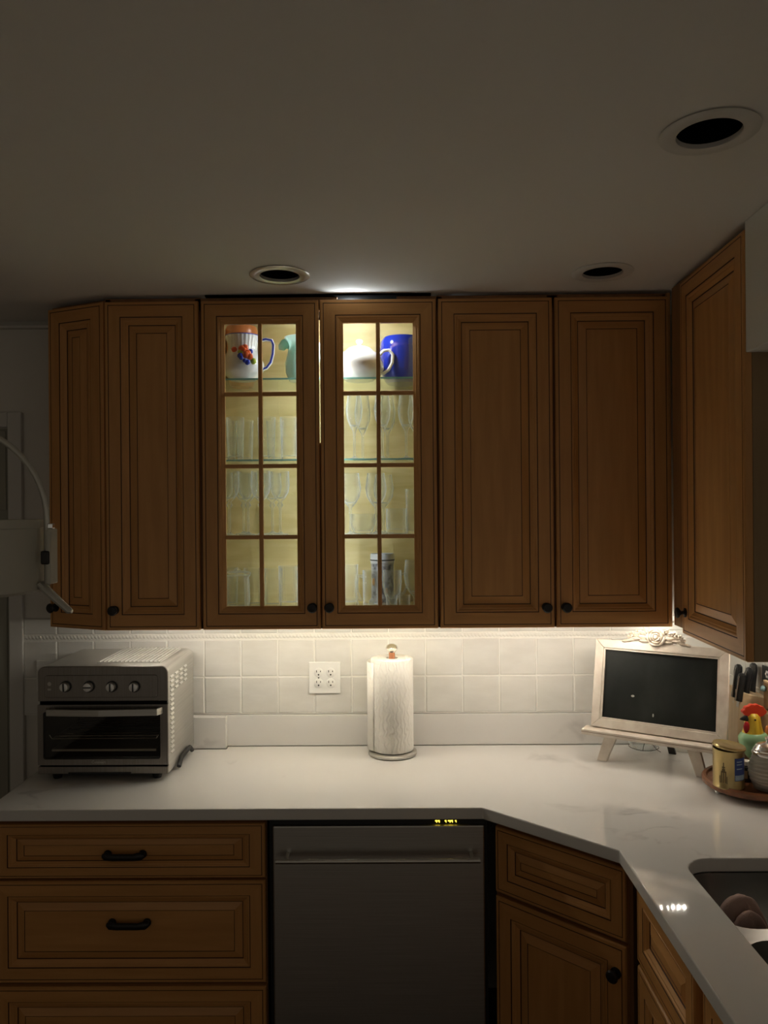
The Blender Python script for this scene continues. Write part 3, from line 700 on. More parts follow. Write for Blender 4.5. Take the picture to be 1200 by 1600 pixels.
hp = [(0.050, -0.005, 0.134), (0.080, -0.005, 0.140), (0.100, -0.005, 0.136), (0.106, -0.005, 0.12), (0.104, -0.005, 0.09), (0.096, -0.005, 0.060), (0.082, -0.005, 0.042), (0.066, -0.005, 0.036)]
hd = MB().tube(hp, 0.0065, 10).build('handle', 'white_ceramic', j, smooth=True)
MB().tube([(x + 0.0005, y - 0.0045, z) for x, y, z in hp], 0.0036, 8).build('blue_line', 'blue_paint', hd, smooth=True)
def on_jug(ax, z, r, mi, mb):
    r = r * 1.25; rad = 0.0735 - 0.48 * max(0, z - 0.062); a = -PI / 2 + ax
    c_ = Vector((rad * math.cos(a), rad * math.sin(a), z)); mb.ball(c_, (r, r * 0.6, r), mi, 8, 5)
mb = MB()
for (ax, z, r, mi) in ((0.12, 0.098, .010, 0), (0.30, 0.102, .010, 0), (0.22, 0.090, .010, 0), (-0.35, 0.096, .008, 0), (0.32, 0.076, .011, 0), (0.50, 0.070, .010, 0), (0.42, 0.082, .010, 0), (0.05, 0.072, .008, 1), (0.10, 0.064, .006, 1), (0.38, 0.050, .008, 1), (0.26, 0.055, .006, 1), (0.62, 0.090, .007, 1), (0.02, 0.086, .006, 2), (0.66, 0.055, .009, 2), (0.14, 0.082, .006, 2)):
    on_jug(ax, z, r, mi, mb)
mb.build('flower_decoration', ['orange_paint', 'blue_paint', 'green_paint'], j, smooth=True)
p = shelf_pt(470, 0, 2.675)
j = thing('jug', 'jade green jug with a drooping spout at the left', 'jug', p)
MB().lathe([(0.040, 0), (0.042, 0.003), (0.052, 0.03), (0.054, 0.06), (0.046, 0.095), (0.042, 0.115), (0.052, 0.140), (0.056, 0.152), (0.050, 0.152), (0.040, 0.12), (0.04, 0.1), (0.045, 0.05), (0.04, 0.01), (1e-5, 0.008)], 36).build('body', 'aqua', j, smooth=True)
MB().tube([(-0.020, 0, 0.126), (-0.042, 0, 0.134), (-0.056, 0, 0.130), (-0.064, 0, 0.120), (-0.066, 0, 0.110)], [0.024, 0.021, 0.018, 0.015, 0.010], 12).build('spout', 'aqua', j, smooth=True)
MB().tube([(0.045, 0, 0.135), (0.064, 0, 0.13), (0.070, 0, 0.09), (0.050, 0, 0.05)], 0.007, 10).build('handle', 'aqua', j, smooth=True)
# top shelf, right: teapot, blue pot
p = shelf_pt(562, 0, 2.675)
j = thing('teapot', 'white domed teapot with a loop handle at its right', 'teapot', p)
MB().lathe([(0.050, 0), (0.053, 0.004), (0.074, 0.018), (0.085, 0.040), (0.084, 0.058), (0.074, 0.080), (0.060, 0.095), (0.050, 0.102)], 40).build('body', 'white_ceramic', j, smooth=True)
MB().lathe([(0.050, 0.1025), (0.040, 0.112), (0.022, 0.119), (0.008, 0.121), (0.006, 0.126), (0.011, 0.131), (0.013, 0.137), (0.009, 0.142), (1e-5, 0.1435)], 32).build('lid', 'white_ceramic', j, smooth=True)
MB().tube([(0.066, 0, 0.085), (0.085, 0, 0.104), (0.104, 0, 0.106), (0.116, 0, 0.090), (0.114, 0, 0.062), (0.100, 0, 0.036), (0.078, 0, 0.022)], 0.0058, 10).build('handle', 'white_ceramic', j, smooth=True)
MB().tube([(-0.07, 0, 0.04), (-0.088, 0, 0.055), (-0.095, 0, 0.085)], [0.018, 0.012, 0.009], 12).build('spout', 'white_ceramic', j, smooth=True)
p = shelf_pt(629, 0, 2.755)
j = thing('pot', 'large cobalt blue pot behind the white teapot', 'pot', p)
MB().lathe([(0.055, 0), (0.062, 0.006), (0.074, 0.03), (0.080, 0.07), (0.081, 0.12), (0.078, 0.150), (0.068, 0.164), (0.05, 0.168), (1e-5, 0.169)], 40).build('body', 'cobalt', j, smooth=True)
MB().tube([(0.078, 0, 0.13), (0.10, 0, 0.125), (0.105, 0, 0.09), (0.08, 0, 0.05)], 0.007, 10).build('handle', 'cobalt', j, smooth=True)

# glassware profiles
def gl_tumbler(r, h, taper=0.9, base=0.008, t=0.0016):
    return [(r * taper * 0.94, 0), (r * taper, 0.002), (r, h), (r - t, h), (r * taper - t, base), (1e-5, base)]
def gl_stem(r, hb, hs, rf, open_=0.85, knop=0.0, t=0.0013):
    H = hs + hb
    pr = [(rf, 0), (rf, 0.002), (rf * 0.4, 0.004), (0.0042, 0.010), (0.0038, hs * 0.5)]
    if knop: pr += [(0.004, hs - 2.2 * knop), (knop, hs - 1.1 * knop), (0.005, hs - 0.1 * knop)]
    else: pr += [(0.0042, hs - 0.012), (0.006, hs - 0.002)]
    pr += [(r * 0.55, hs + hb * 0.12), (r * 0.88, hs + hb * 0.30), (r, hs + hb * 0.55), (r * open_, H), (r * open_ - t, H), (r - t, hs + hb * 0.55), (r * 0.88 - t, hs + hb * 0.31), (r * 0.5, hs + hb * 0.14), (1e-5, hs + hb * 0.09)]
    return pr
glass_cache = {}
def glassware(kind, name, label, cat, px, k, Y, prof, group, mod=None, seg=28, extra=None, thick=None):
    p = shelf_pt(px, k, Y)
    if extra is None:
        if kind not in glass_cache:
            hs_ = thick if thick is not None else 0.0
            mis = [1 if max(prof[q][1], prof[q + 1][1]) <= hs_ else 0 for q in range(len(prof) - 1)]
            glass_cache[kind] = o = MB().lathe(prof, seg, mod=mod, mis=mis).build(name, ['glass', 'glass_thick'], smooth=True)
        else: o = copy_obj(glass_cache[kind])
        o.location = p; return tag(o, label, cat, group)
    t = thing(name, label, cat, p, 0, group)
    MB().lathe(prof, seg, mod=mod).build('bowl', 'glass', t, smooth=True); extra(t); return t
octa = lambda a, z: 1 + 0.04 * math.cos(4 * a)
# second shelf, left: tall tumblers
G = 'tumblers on the second shelf'
for n_, (px, Y, lab) in enumerate(((368, 2.645, 'leftmost front tumbler on the second shelf, left glass door'), (383, 2.735, 'tumbler set behind the leftmost one on the second shelf'),
        (356, 2.735, 'tumbler half hidden by the left door frame, second shelf'), (417, 2.645, 'middle front tumbler on the second shelf, just right of the muntin'),
        (430, 2.745, 'rear tumbler seen between the middle and right ones, second shelf'), (452, 2.645, 'rightmost front tumbler on the second shelf, left glass door'))):
    glassware('tall', 'tumbler', lab, 'glass', px, 1, Y, gl_tumbler(0.030, 0.147, 0.86, 0.014), G, octa, 32, thick=0.015)
# second shelf, right: flutes
G = 'flutes on the second shelf'
for n_, (px, Y, lab) in enumerate(((554, 2.64, 'leftmost front flute glass on the second shelf'), (567, 2.73, 'flute glass close behind the leftmost front flute'), (598, 2.64, 'flute glass half hidden by the muntin, second shelf'),
        (606, 2.745, 'rear flute glass just right of the muntin, second shelf'), (635, 2.64, 'rightmost front flute glass on the second shelf'), (650, 2.74, 'rear flute glass cut off by the right door frame'))):
    glassware('flute', 'flute_glass', lab, 'glass', px, 1, Y, gl_stem(0.029, 0.135, 0.098, 0.031, 0.72), G, thick=0.12)
# third shelf, left: wine glasses with a ball knop
G = 'ball-stem wine glasses on the lowest glass shelf'
for n_, (px, Y, lab) in enumerate(((359, 2.632, 'leftmost ball-stem wine glass on the lowest glass shelf'), (350, 2.742, 'ball-stem wine glass behind the leftmost one, by the door frame'), (388, 2.68, 'second front ball-stem wine glass from the left'), (381, 2.793, 'rear ball-stem wine glass between the first two front ones'),
        (408, 2.632, 'ball-stem wine glass right behind the upright muntin of left door'), (438, 2.672, 'rightmost ball-stem wine glass on the lowest glass shelf'), (426, 2.79, 'rear ball-stem wine glass left of the rightmost one'))):
    glassware('ball', 'wine_glass', lab, 'glass', px, 2, Y, gl_stem(0.034, 0.105, 0.115, 0.030, 0.95, 0.0105), G, thick=0.117)
# third shelf, right
G = 'glasses on the lowest glass shelf, right door'
glassware('goblet', 'wine_glass', 'large wine glass at the left of the right glass door', 'glass', 548, 2, 2.64, gl_stem(0.037, 0.115, 0.095, 0.034, 0.80), G, thick=0.112)
glassware('goblet', 'wine_glass', 'large wine glass behind the muntin of the right glass door', 'glass', 588, 2, 2.65, gl_stem(0.037, 0.115, 0.095, 0.034, 0.80), G, thick=0.112)
glassware('goblet', 'wine_glass', 'large wine glass at the back, right glass door', 'glass', 600, 2, 2.765, gl_stem(0.037, 0.115, 0.095, 0.034, 0.80), G, thick=0.112)
glassware('dish', 'glass_bowl', 'low wide glass bowl between the two large wine glasses', 'bowl', 567, 2, 2.765, [(0.032, 0), (0.036, 0.004), (0.044, 0.03), (0.046, 0.07), (0.0445, 0.07), (0.042, 0.03), (0.03, 0.008), (1e-5, 0.008)], G)
flut = lambda a, z: 1 + (0.03 * math.cos(20 * a) if z < 0.06 else 0)
glassware('fluted', 'tumbler', 'short fluted tumbler on the lowest glass shelf, right door', 'glass', 620, 2, 2.66, gl_tumbler(0.038, 0.088, 0.92, 0.016), G, flut, 80, thick=0.017)
glassware('high', 'tumbler', 'tall thin tumbler cut off by the right door frame, lowest glass shelf', 'glass', 646, 2, 2.65, gl_tumbler(0.027, 0.155, 0.85, 0.010), G)
# cabinet floor, left
G = 'glasses on the cabinet floor'
def jar_lid(t):
    MB().lathe([(0.046, 0.117), (0.047, 0.121), (0.047, 0.127), (0.03, 0.131), (0.012, 0.132), (0.009, 0.139), (1e-5, 0.141)], 28).build('lid', 'glass', t, smooth=True)
glassware('jar', 'glass_jar', 'squat clear glass jar with flat lid at bottom left', 'jar', 371, 3, 2.65, [(0.034, 0), (0.040, 0.006), (0.044, 0.03), (0.042, 0.10), (0.040, 0.108), (0.045, 0.116), (0.042, 0.116), (0.038, 0.107), (0.041, 0.03), (0.034, 0.010), (1e-5, 0.010)], G, None, 28, jar_lid)
rib = lambda a, z: 1 + 0.018 * math.cos(24 * a)
for (px, Y, lab) in ((396, 2.74, 'ribbed tumbler behind the lidded jar on the cabinet floor'), (427, 2.72, 'ribbed tumbler just right of the muntin on the cabinet floor'), (358, 2.76, 'ribbed tumbler at the far left of the cabinet floor')):
    glassware('ribt', 'tumbler', lab, 'glass', px, 3, Y, gl_tumbler(0.033, 0.135, 0.9, 0.010), G, rib, 96, thick=0.011)
glassware('pilsner', 'tumbler', 'heavy-bottomed tall tumbler at bottom right of the left glass door', 'glass', 452, 3, 2.65, gl_tumbler(0.036, 0.148, 0.92, 0.024), G, rib, 96, thick=0.025)
# cabinet floor, right
def mug_handle(x0, z0, z1, out, mname='glass_thick', r=0.006):
    def f(t): MB().tube([(x0, 0, z1), (x0 + out * 0.8, 0, z1 + 0.004), (x0 + out, 0, z1 - 0.02), (x0 + out * 0.95, 0, z0 + 0.03), (x0 + out * 0.5, 0, z0 + 0.004), (x0 - 0.004, 0, z0)], r, 10).build('handle', mname, t, smooth=True)
    return f
glassware('mug', 'beer_glass', 'waisted clear beer glass at the left of the right glass door', 'glass', 545, 3, 2.66, [(0.034, 0), (0.037, 0.004), (0.031, 0.03), (0.030, 0.06), (0.034, 0.15), (0.0325, 0.15), (0.028, 0.06), (0.028, 0.022), (1e-5, 0.020)], G, thick=0.031)
glassware('tank', 'beer_mug', 'straight clear glass tankard in front of the painted stein', 'mug', 580, 3, 2.632, gl_tumbler(0.029, 0.132, 0.95, 0.016, 0.003), G, None, 28, mug_handle(-0.027, 0.03, 0.11, -0.022))
p = shelf_pt(598, 3, 2.735)
j = thing('stein', 'grey and blue painted ceramic stein on the cabinet floor', 'mug', p)
MB().lathe([(0.047, 0), (0.049, 0.005), (0.049, 0.016), (0.043, 0.022), (0.040, 0.03), (0.040, 0.145), (0.042, 0.150)], 36).build('body', 'stein', j, smooth=True)
MB().lathe([(0.0415, 0.1505), (0.043, 0.156), (0.043, 0.180), (0.041, 0.184), (0.038, 0.184), (0.037, 0.155), (1e-5, 0.152)], 36).build('rim_band', 'stein_band', j, smooth=True)
MB().lathe([(0.0405, 0.158), (0.0438, 0.160), (0.0438, 0.163), (0.0405, 0.165)], 36).build('ring', 'black', j, smooth=True)
MB().lathe([(0.0494, 0.006), (0.0505, 0.008), (0.0505, 0.012), (0.0494, 0.014)], 36).build('ring', 'stein_band', j, smooth=True)
MB().ball((-0.030, -0.027, 0.085), (0.006, 0.006, 0.014), 0).build('painted_figure', 'amber', j, smooth=True); MB().ball((0.014, -0.0375, 0.055), (0.005, 0.004, 0.010), 0).build('painted_figure', 'amber', j, smooth=True)
glassware('foot', 'footed_mug', 'footed glass mug with loop handle before the painted stein', 'mug', 613, 3, 2.625, [(0.026, 0), (0.026, 0.003), (0.010, 0.008), (0.009, 0.020), (0.016, 0.030), (0.029, 0.055), (0.033, 0.09), (0.032, 0.132), (0.0305, 0.132), (0.031, 0.09), (0.026, 0.055), (0.01, 0.036), (1e-5, 0.034)], G, None, 28, mug_handle(0.027, 0.050, 0.118, 0.026, 'glass_thick', 0.004))
glassware('tulip', 'tulip_glass', 'tulip beer glass at the right edge of the right glass door', 'glass', 648, 3, 2.66, gl_stem(0.037, 0.125, 0.040, 0.030, 0.86), G, thick=0.056)
for px, Y, lab in ((612, 2.59, 'shot glass left of the other one on the cabinet floor'), (632, 2.60, 'shot glass nearest the right end of the cabinet floor')):
    glassware('shot', 'shot_glass', lab, 'glass', px, 3, Y, gl_tumbler(0.020, 0.050, 0.9, 0.012, 0.002), G, thick=0.013)

# ------------------------------------------------------------------ outlets
def outlet(label, loc):
    t = thing('wall_outlet', label, 'outlet', loc)
    MB().box(-0.0585, 0.0585, -0.005, 0, -0.0585, 0.0585).build('plate', 'plate', t, bevel=0.003)
    for sx in (-1, 1):
        for sz in (-1, 1):
            cx_, cz_ = sx * 0.0225, sz * 0.0195
            f = MB().lathe([(0.0168, 0), (0.0168, 0.0025), (0.015, 0.0035), (1e-5, 0.0035)], 24).xf(Matrix.Translation((cx_, -0.005, cz_)) @ Matrix.Rotation(PI / 2, 4, 'X')).build('receptacle', 'plate', t, smooth=True)
            mb = MB(); mb.box(cx_ - 0.0085, cx_ - 0.006, -0.0090, -0.0084, cz_ + 0.001, cz_ + 0.009); mb.box(cx_ + 0.006, cx_ + 0.0085, -0.0090, -0.0084, cz_ + 0.002, cz_ + 0.008)
            mb.lathe([(0.003, 0.0084), (0.003, 0.0090), (1e-5, 0.0090)], 10); mb.xf(Matrix.Translation((cx_, 0, cz_ - 0.0075)) @ Matrix.Rotation(PI / 2, 4, 'X'), 16)
            mb.build('slots', 'slot', f)
        MB().ball((sx * 0.0225, -0.0052, 0), (0.0028, 0.001, 0.0028), seg=10, rings=6).build('screw', 'slot' if sx < 0 else 'plate', t, smooth=True)
p = at(507.5, 1058.5, YT - 0.004); outlet('white four-socket outlet plate left of the paper towel roll', (p.x, YT - 0.0045, p.z))
p = at(82, 1056, YT - 0.004); outlet('outlet plate mostly hidden behind the toaster oven', (p.x, YT - 0.0045, p.z))

# ------------------------------------------------------------------ paper towel
p = Vector((X(613.5, 2.755, 1180), 2.755, CT + 0.0006))
t = thing('paper_towel_holder', 'round steel paper towel stand with a domed metal finial', 'towel holder', p)
MB().lathe([(0.084, 0), (0.087, 0.003), (0.087, 0.010), (0.080, 0.015), (0.02, 0.017), (1e-5, 0.017)], 48).build('base', 'steel', t, smooth=True)
ztop = Z(1028, 2.755, 613) - CT
MB().lathe([(0.011, 0.017), (0.011, ztop + 0.020), (1e-5, ztop + 0.020)], 20).build('post', 'copper_wood', t, smooth=True)
MB().lathe([(0.012, ztop + 0.0202), (0.014, ztop + 0.024), (0.021, ztop + 0.030), (0.0225, ztop + 0.036), (0.018, ztop + 0.045), (0.009, ztop + 0.050), (1e-5, ztop + 0.051)], 28).build('finial', 'silver', t, smooth=True)
t2 = thing('paper_towel_roll', 'white embossed paper towel roll on the steel stand', 'paper towel', (p.x, p.y, p.z + 0.018))
RL = ztop - 0.018
MB().lathe([(0.022, 0), (0.074, 0), (0.0755, 0.002), (0.0755, RL - 0.003), (0.074, RL), (0.022, RL), (0.0215, RL - 0.01), (0.0215, 0.01), (0.022, 0)], 64).build('roll', 'towel', t2, smooth=True)
mb = MB(); N = 24
for k in range(N + 1):
    f = k / N; a = math.radians(120 + 92 * f); r = 0.0765 + 0.013 * math.sin(f * PI) ** 0.8 * (1.0)
    mb.v += [(r * math.cos(a), r * math.sin(a), 0.002), (r * math.cos(a), r * math.sin(a), RL - 0.012)]
for k in range(N): mb.f.append((2 * k, 2 * k + 2, 2 * k + 3, 2 * k + 1)); mb.m.append(0)
o = mb.build('loose_sheet', 'towel', t2, smooth=True); s = o.modifiers.new('solid', 'SOLIDIFY'); s.thickness = 0.0008; s.offset = 1

# ------------------------------------------------------------------ toaster oven
OY = 2.49; ox0, ox1 = X(59.5, OY, 1130), X(262.5, OY, 1130); ow = ox1 - ox0; oz0 = CT + 0.022; oz1 = at(160, 1041.5, OY).z; od = 0.322
t = thing('toaster_oven', 'stainless toaster oven at the left end of the counter', 'toaster oven', (ox0, OY, CT + 0.0006))
H0, H1 = oz0 - CT, oz1 - CT
def zo(py): return at(160, py, OY).z - CT
zsp = zo(1096)
mb = MB()
poly = [(0, H0), (ow, H0)] + [(a, b) for a, b in arc(ow - 0.022, H1 - 0.022, 0.022, 0, PI / 2, 6)] + [(a, b) for a, b in arc(0.022, H1 - 0.022, 0.022, PI / 2, PI, 6)]
inn = [(0.004, H0 + 0.004), (ow - 0.004, H0 + 0.004)] + arc(ow - 0.022, H1 - 0.022, 0.018, 0, PI / 2, 6) + arc(0.022, H1 - 0.022, 0.018, PI / 2, PI, 6)
n = len(poly)
for k in range(n):
    a, b = poly[k], poly[(k + 1) % n]; c_, d_ = inn[k], inn[(k + 1) % n]
    mb.face([(a[0], 0.006, a[1]), (b[0], 0.006, b[1]), (b[0], od, b[1]), (a[0], od, a[1])]); mb.face([(d_[0], 0.006, d_[1]), (c_[0], 0.006, c_[1]), (c_[0], od, c_[1]), (d_[0], od, d_[1])], 1)
    mb.face([(a[0], 0.006, a[1]), (c_[0], 0.006, c_[1]), (d_[0], 0.006, d_[1]), (b[0], 0.006, b[1])])
mb.face([(x, od, z) for x, z in poly]); mb.face([(x, od - 0.002, z) for x, z in reversed(inn)], 1)
mb.build('shell', ['steel_side', 'black'], t, smooth=True)
# control panel
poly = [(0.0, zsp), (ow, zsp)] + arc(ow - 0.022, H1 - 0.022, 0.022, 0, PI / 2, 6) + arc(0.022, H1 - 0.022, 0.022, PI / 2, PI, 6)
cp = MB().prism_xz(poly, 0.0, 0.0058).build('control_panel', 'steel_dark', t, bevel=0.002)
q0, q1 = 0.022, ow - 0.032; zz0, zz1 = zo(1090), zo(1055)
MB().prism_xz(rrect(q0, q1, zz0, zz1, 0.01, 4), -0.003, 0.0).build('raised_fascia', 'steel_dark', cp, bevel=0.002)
for k, (px, tw) in enumerate(((103.5, 0.05), (140, PI / 2), (175.5, 0.0), (211, 0.0))):
    kb = MB().lathe([(0.0178, 0), (0.0182, 0.002), (0.0182, 0.005), (0.0150, 0.005), (0.0145, 0.016), (0.0130, 0.019), (1e-5, 0.0195)], 28, mis=[1, 1, 1, 0, 0, 0])
    i0 = len(kb.v); kb.box(-0.0016, 0.0016, -0.0125, 0.0125, 0.0185, 0.0235, 1); kb.xf(Matrix.Rotation(tw, 4, 'Z'), i0)
    kb.xf(Matrix.Rotation(PI / 2, 4, 'X')); o = kb.build('dial', ['wire', 'black'], t, smooth=True)
    o.location = (X(px, OY, 1072) - ox0, -0.003, at(px, 1072.5, OY).z - CT)
mb = MB(); xx = X(78.5, OY, 1070) - ox0
mb.lathe([(0.0065, 0), (0.0065, 0.003), (0.005, 0.003), (1e-5, 0.003)], 16).xf(Matrix.Translation((xx, -0.003, zo(1068))) @ Matrix.Rotation(PI / 2, 4, 'X')); mb.box(xx - 0.006, xx + 0.005, -0.006, -0.003, zo(1078), zo(1075))
mb.build('power_button', 'steel', t, smooth=True)
# door
zd0, zd1 = zo(1195), zo(1101)
fr = rrect(0.018, ow - 0.024, zo(1186), zo(1112), 0.008, 4); out_ = [(0, zd0), (ow, zd0), (ow, zd1), (0, zd1)]
def frame_plate(outer, hole, y0, y1, name, mats, parent):
    o = plate(outer, [hole], y0, y1, name, mats, parent); 
    for v in o.data.vertices: x, y, z = v.co; v.co = (x, z, y)
    bm = bmesh.new(); bm.from_mesh(o.data); bmesh.ops.recalc_face_normals(bm, faces=bm.faces); bm.to_mesh(o.data); bm.free()
    return o
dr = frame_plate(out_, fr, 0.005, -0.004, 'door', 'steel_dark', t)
MB().prism_xz(rrect(0.017, ow - 0.023, zo(1187), zo(1111), 0.008, 4), 0.000, 0.003).build('window', 'oven_glass', dr)
zh = zo(1109.5); hx0, hx1 = X(66, OY - .03, 1110) - ox0, X(251, OY - .03, 1110) - ox0
MB().prism([(hx0, -0.004), (hx0 + 0.012, -0.030), (ow / 2, -0.040), (hx1 - 0.012, -0.030), (hx1, -0.004), (hx1 - 0.012, -0.004), (hx1 - 0.018, -0.022), (ow / 2, -0.031), (hx0 + 0.018, -0.022), (hx0 + 0.012, -0.004)][::-1], zh - 0.012, zh + 0.009).build('handle', 'steel', dr, bevel=0.001)
text_mesh('logo', 'Cuisinart', 0.0125, 0.0004, 'steel', dr, Matrix.Translation((X(155, OY, 1192) - ox0, -0.0045, zo(1190.5))) @ Matrix.Rotation(PI / 2, 4, 'X'))
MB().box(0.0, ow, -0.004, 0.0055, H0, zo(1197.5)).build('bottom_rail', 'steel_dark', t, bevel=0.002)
MB().box(0.10, ow - 0.12, -0.006, -0.004, H0 + 0.001, H0 + 0.006).build('crumb_tray', 'black', t)
# rack and tray inside the oven
mb = MB(); zrk = zo(1157)
for k in range(9): yy = 0.02 + k * 0.03; mb.tube([(0.035, yy, zrk), (ow - 0.045, yy, zrk)], 0.0018, 6)
mb.tube([(0.028, 0.02, zrk + 0.012), (0.035, 0.02, zrk), (0.035, 0.27, zrk)], 0.0018, 6); mb.tube([(ow - 0.038, 0.02, zrk + 0.012), (ow - 0.045, 0.02, zrk), (ow - 0.045, 0.27, zrk)], 0.0018, 6)
mb.build('oven_rack', 'chrome', t, smooth=True)
MB().box(0.035, ow - 0.045, 0.02, 0.28, zo(1177), zo(1173.5)).build('baking_tray', 'steel', t)
for (fx, fy) in ((0.05, 0.03), (ow - 0.045, 0.03), (0.05, od - 0.04), (ow - 0.045, od - 0.04)):
    MB().lathe([(0.013, 0), (0.014, 0.003), (0.019, H0 + 0.0005)], 16, c=(fx, fy, 0)).build('foot', 'black', t, smooth=True)
# louvres on the right side
slots = [(0.030, z) for z in [H1 - 0.045 - 0.0155 * k for k in range(17)]]
for col, (n0, n1) in ((1, (0, 4)), (2, (0, 4)), (3, (0, 4))):
    slots += [(0.030 + 0.055 * col, H1 - 0.045 - 0.0155 * k) for k in range(n0, n1)]
lo_ = None
for (yy, z) in slots:
    if lo_ is None: o = lo_ = MB().prism_xz([(-0.001, 0), (0.0036, 0), (0.0036, 0.001), (-0.001, 0.0080)], 0, 0.033).build('louvre', 'wire', t)
    else: o = copy_obj(lo_, t)
    o.location = (ow, yy, z)
MB().tube([(ow + 0.007, 0.10, 0.012), (ow + 0.007, 0.13, 0.032), (ow + 0.007, 0.24, 0.034), (ow + 0.007, 0.27, 0.014)], 0.0075, 10).build('side_grip', 'black', t, smooth=True)
# wire rack lying on the oven
zt = oz1 + 0.0075
t = thing('wire_rack', 'shiny wire cooling rack lying on the toaster oven', 'rack', (ox0 + 0.185, OY + 0.03, zt - 0.0005))
mbf = MB(); mbf.tube([(0.0, 0.0, 0), (0.205, 0.0, 0), (0.205, 0.25, 0), (0, 0.25, 0), (0, 0, 0)], 0.0022, 8); mbf.tube([(0, 0.125, 0), (0.205, 0.125, 0)], 0.0022, 8); mbf.build('frame', 'wire', t, smooth=True)
for s in (0.03, 0.17):
    for y_ in (0.03, 0.22): MB().tube([(s, y_, 0), (s, y_, -0.0072)], 0.002, 6).build('foot', 'chrome', t)
w0 = None
for k in range(15):
    if w0 is None: o = w0 = MB().tube([(0, -0.002, 0.003), (0, 0.252, 0.003)], 0.0024, 8).build('wire', 'wire', t, smooth=True)
    else: o = copy_obj(w0, t)
    o.location = (0.006 + k * 0.0138, 0, 0)

# ------------------------------------------------------------------ chalkboard easel
EL, ER = onz(943, 1188, CT), onz(1097, 1216, CT)
ed = Vector((ER.x - EL.x, ER.y - EL.y)); erz = math.atan2(ed.y, ed.x) * 0.92
t = thing('chalkboard_easel', 'small tabletop chalkboard in a whitewashed easel frame', 'chalkboard', (EL.x, EL.y, CT + 0.0006), erz)
tilt = math.radians(-13)
bw, bh, fz = 0.438, 0.303, 0.112       # board size, ledge height
bx0 = -0.042; by = 0.004
BT = Matrix.Translation((bx0, by, fz)) @ Matrix.Rotation(tilt, 4, 'X')
fw = 0.029
def boardpart(mb, name, mats, **kw): o = mb.build(name, mats, t, **kw); o.matrix_local = BT; return o
def bar(pts, y0, y1): return MB().prism_xz(pts, y0, y1)
for pts in ([(0, 0), (bw, 0), (bw - fw, fw), (fw, fw)], [(0, bh), (fw, bh - fw), (bw - fw, bh - fw), (bw, bh)], [(0, 0), (fw, fw), (fw, bh - fw), (0, bh)], [(bw, 0), (bw, bh), (bw - fw, bh - fw), (bw - fw, fw)]):
    boardpart(bar(pts, -0.010, 0.012), 'frame_bar', 'whitewash', bevel=0.002)
g = 0.006; i0 = fw
boardpart(MB().box(fw - 0.006, bw - fw + 0.006, 0.002, 0.009, fw - 0.006, bh - fw + 0.006), 'slate', 'chalk')
mb = MB()
for a, b, c_, d_ in ((i0, bw - i0, i0, i0 + g), (i0, bw - i0, bh - i0 - g, bh - i0), (i0, i0 + g, i0 + g, bh - i0 - g), (bw - i0 - g, bw - i0, i0 + g, bh - i0 - g)): mb.box(a, b, -0.006, 0.002, c_, d_)
boardpart(mb, 'inner_bead', 'whitewash', bevel=0.001)
boardpart(MB().ball((0.135, 0.0015, 0.118), (0.006, 0.001, 0.004), seg=8, rings=5), 'chalk_mark', 'chalk_mark'); boardpart(MB().ball((0.205, 0.0015, 0.062), (0.0025, 0.001, 0.006), seg=8, rings=5), 'chalk_mark', 'chalk_mark')
# ledge
MB().box(bx0 - 0.022, bx0 + bw + 0.010, -0.045, 0.016, fz - 0.020, fz - 0.002).build('ledge', 'whitewash', t, bevel=0.002)
MB().box(bx0 - 0.021, bx0 + bw + 0.009, -0.0456, -0.0450, fz - 0.010, fz - 0.0085).build('ledge_line', 'distress', t)
# front legs, tapering and splayed
for (fx, tx, lab) in ((0.0, 0.030, 0), (ed.length, ed.length - 0.028, 1)):
    mb = MB(); pr = [(fx - 0.020, 0), (fx + 0.014, 0), (tx + 0.020, fz - 0.0205), (tx - 0.022, fz - 0.0205)]
    mb.prism_xz(pr, -0.012, 0.008); mb.build('leg', 'whitewash', t, bevel=0.002)
rp = Matrix.Rotation(-erz, 3, 'Z') @ (onz(1051, 1178, CT) - EL)
mb = MB(); mb.prism([(-0.012, -0.006), (0.012, -0.006), (0.012, 0.006), (-0.012, 0.006)], 0, 1)
rtop = Vector((rp.x - 0.03, 0.075, 0.27))
sh = Matrix(((1, 0, rtop.x - rp.x, rp.x), (0, 1, rtop.y - rp.y, rp.y), (0, 0, rtop.z, 0), (0, 0, 0, 1)))
mb.xf(sh).build('rear_leg', 'black', t)
MB().box(bx0 + 0.10, bx0 + bw - 0.05, 0.062, 0.08, 0.262, 0.285).build('rear_rail', 'whitewash', t)
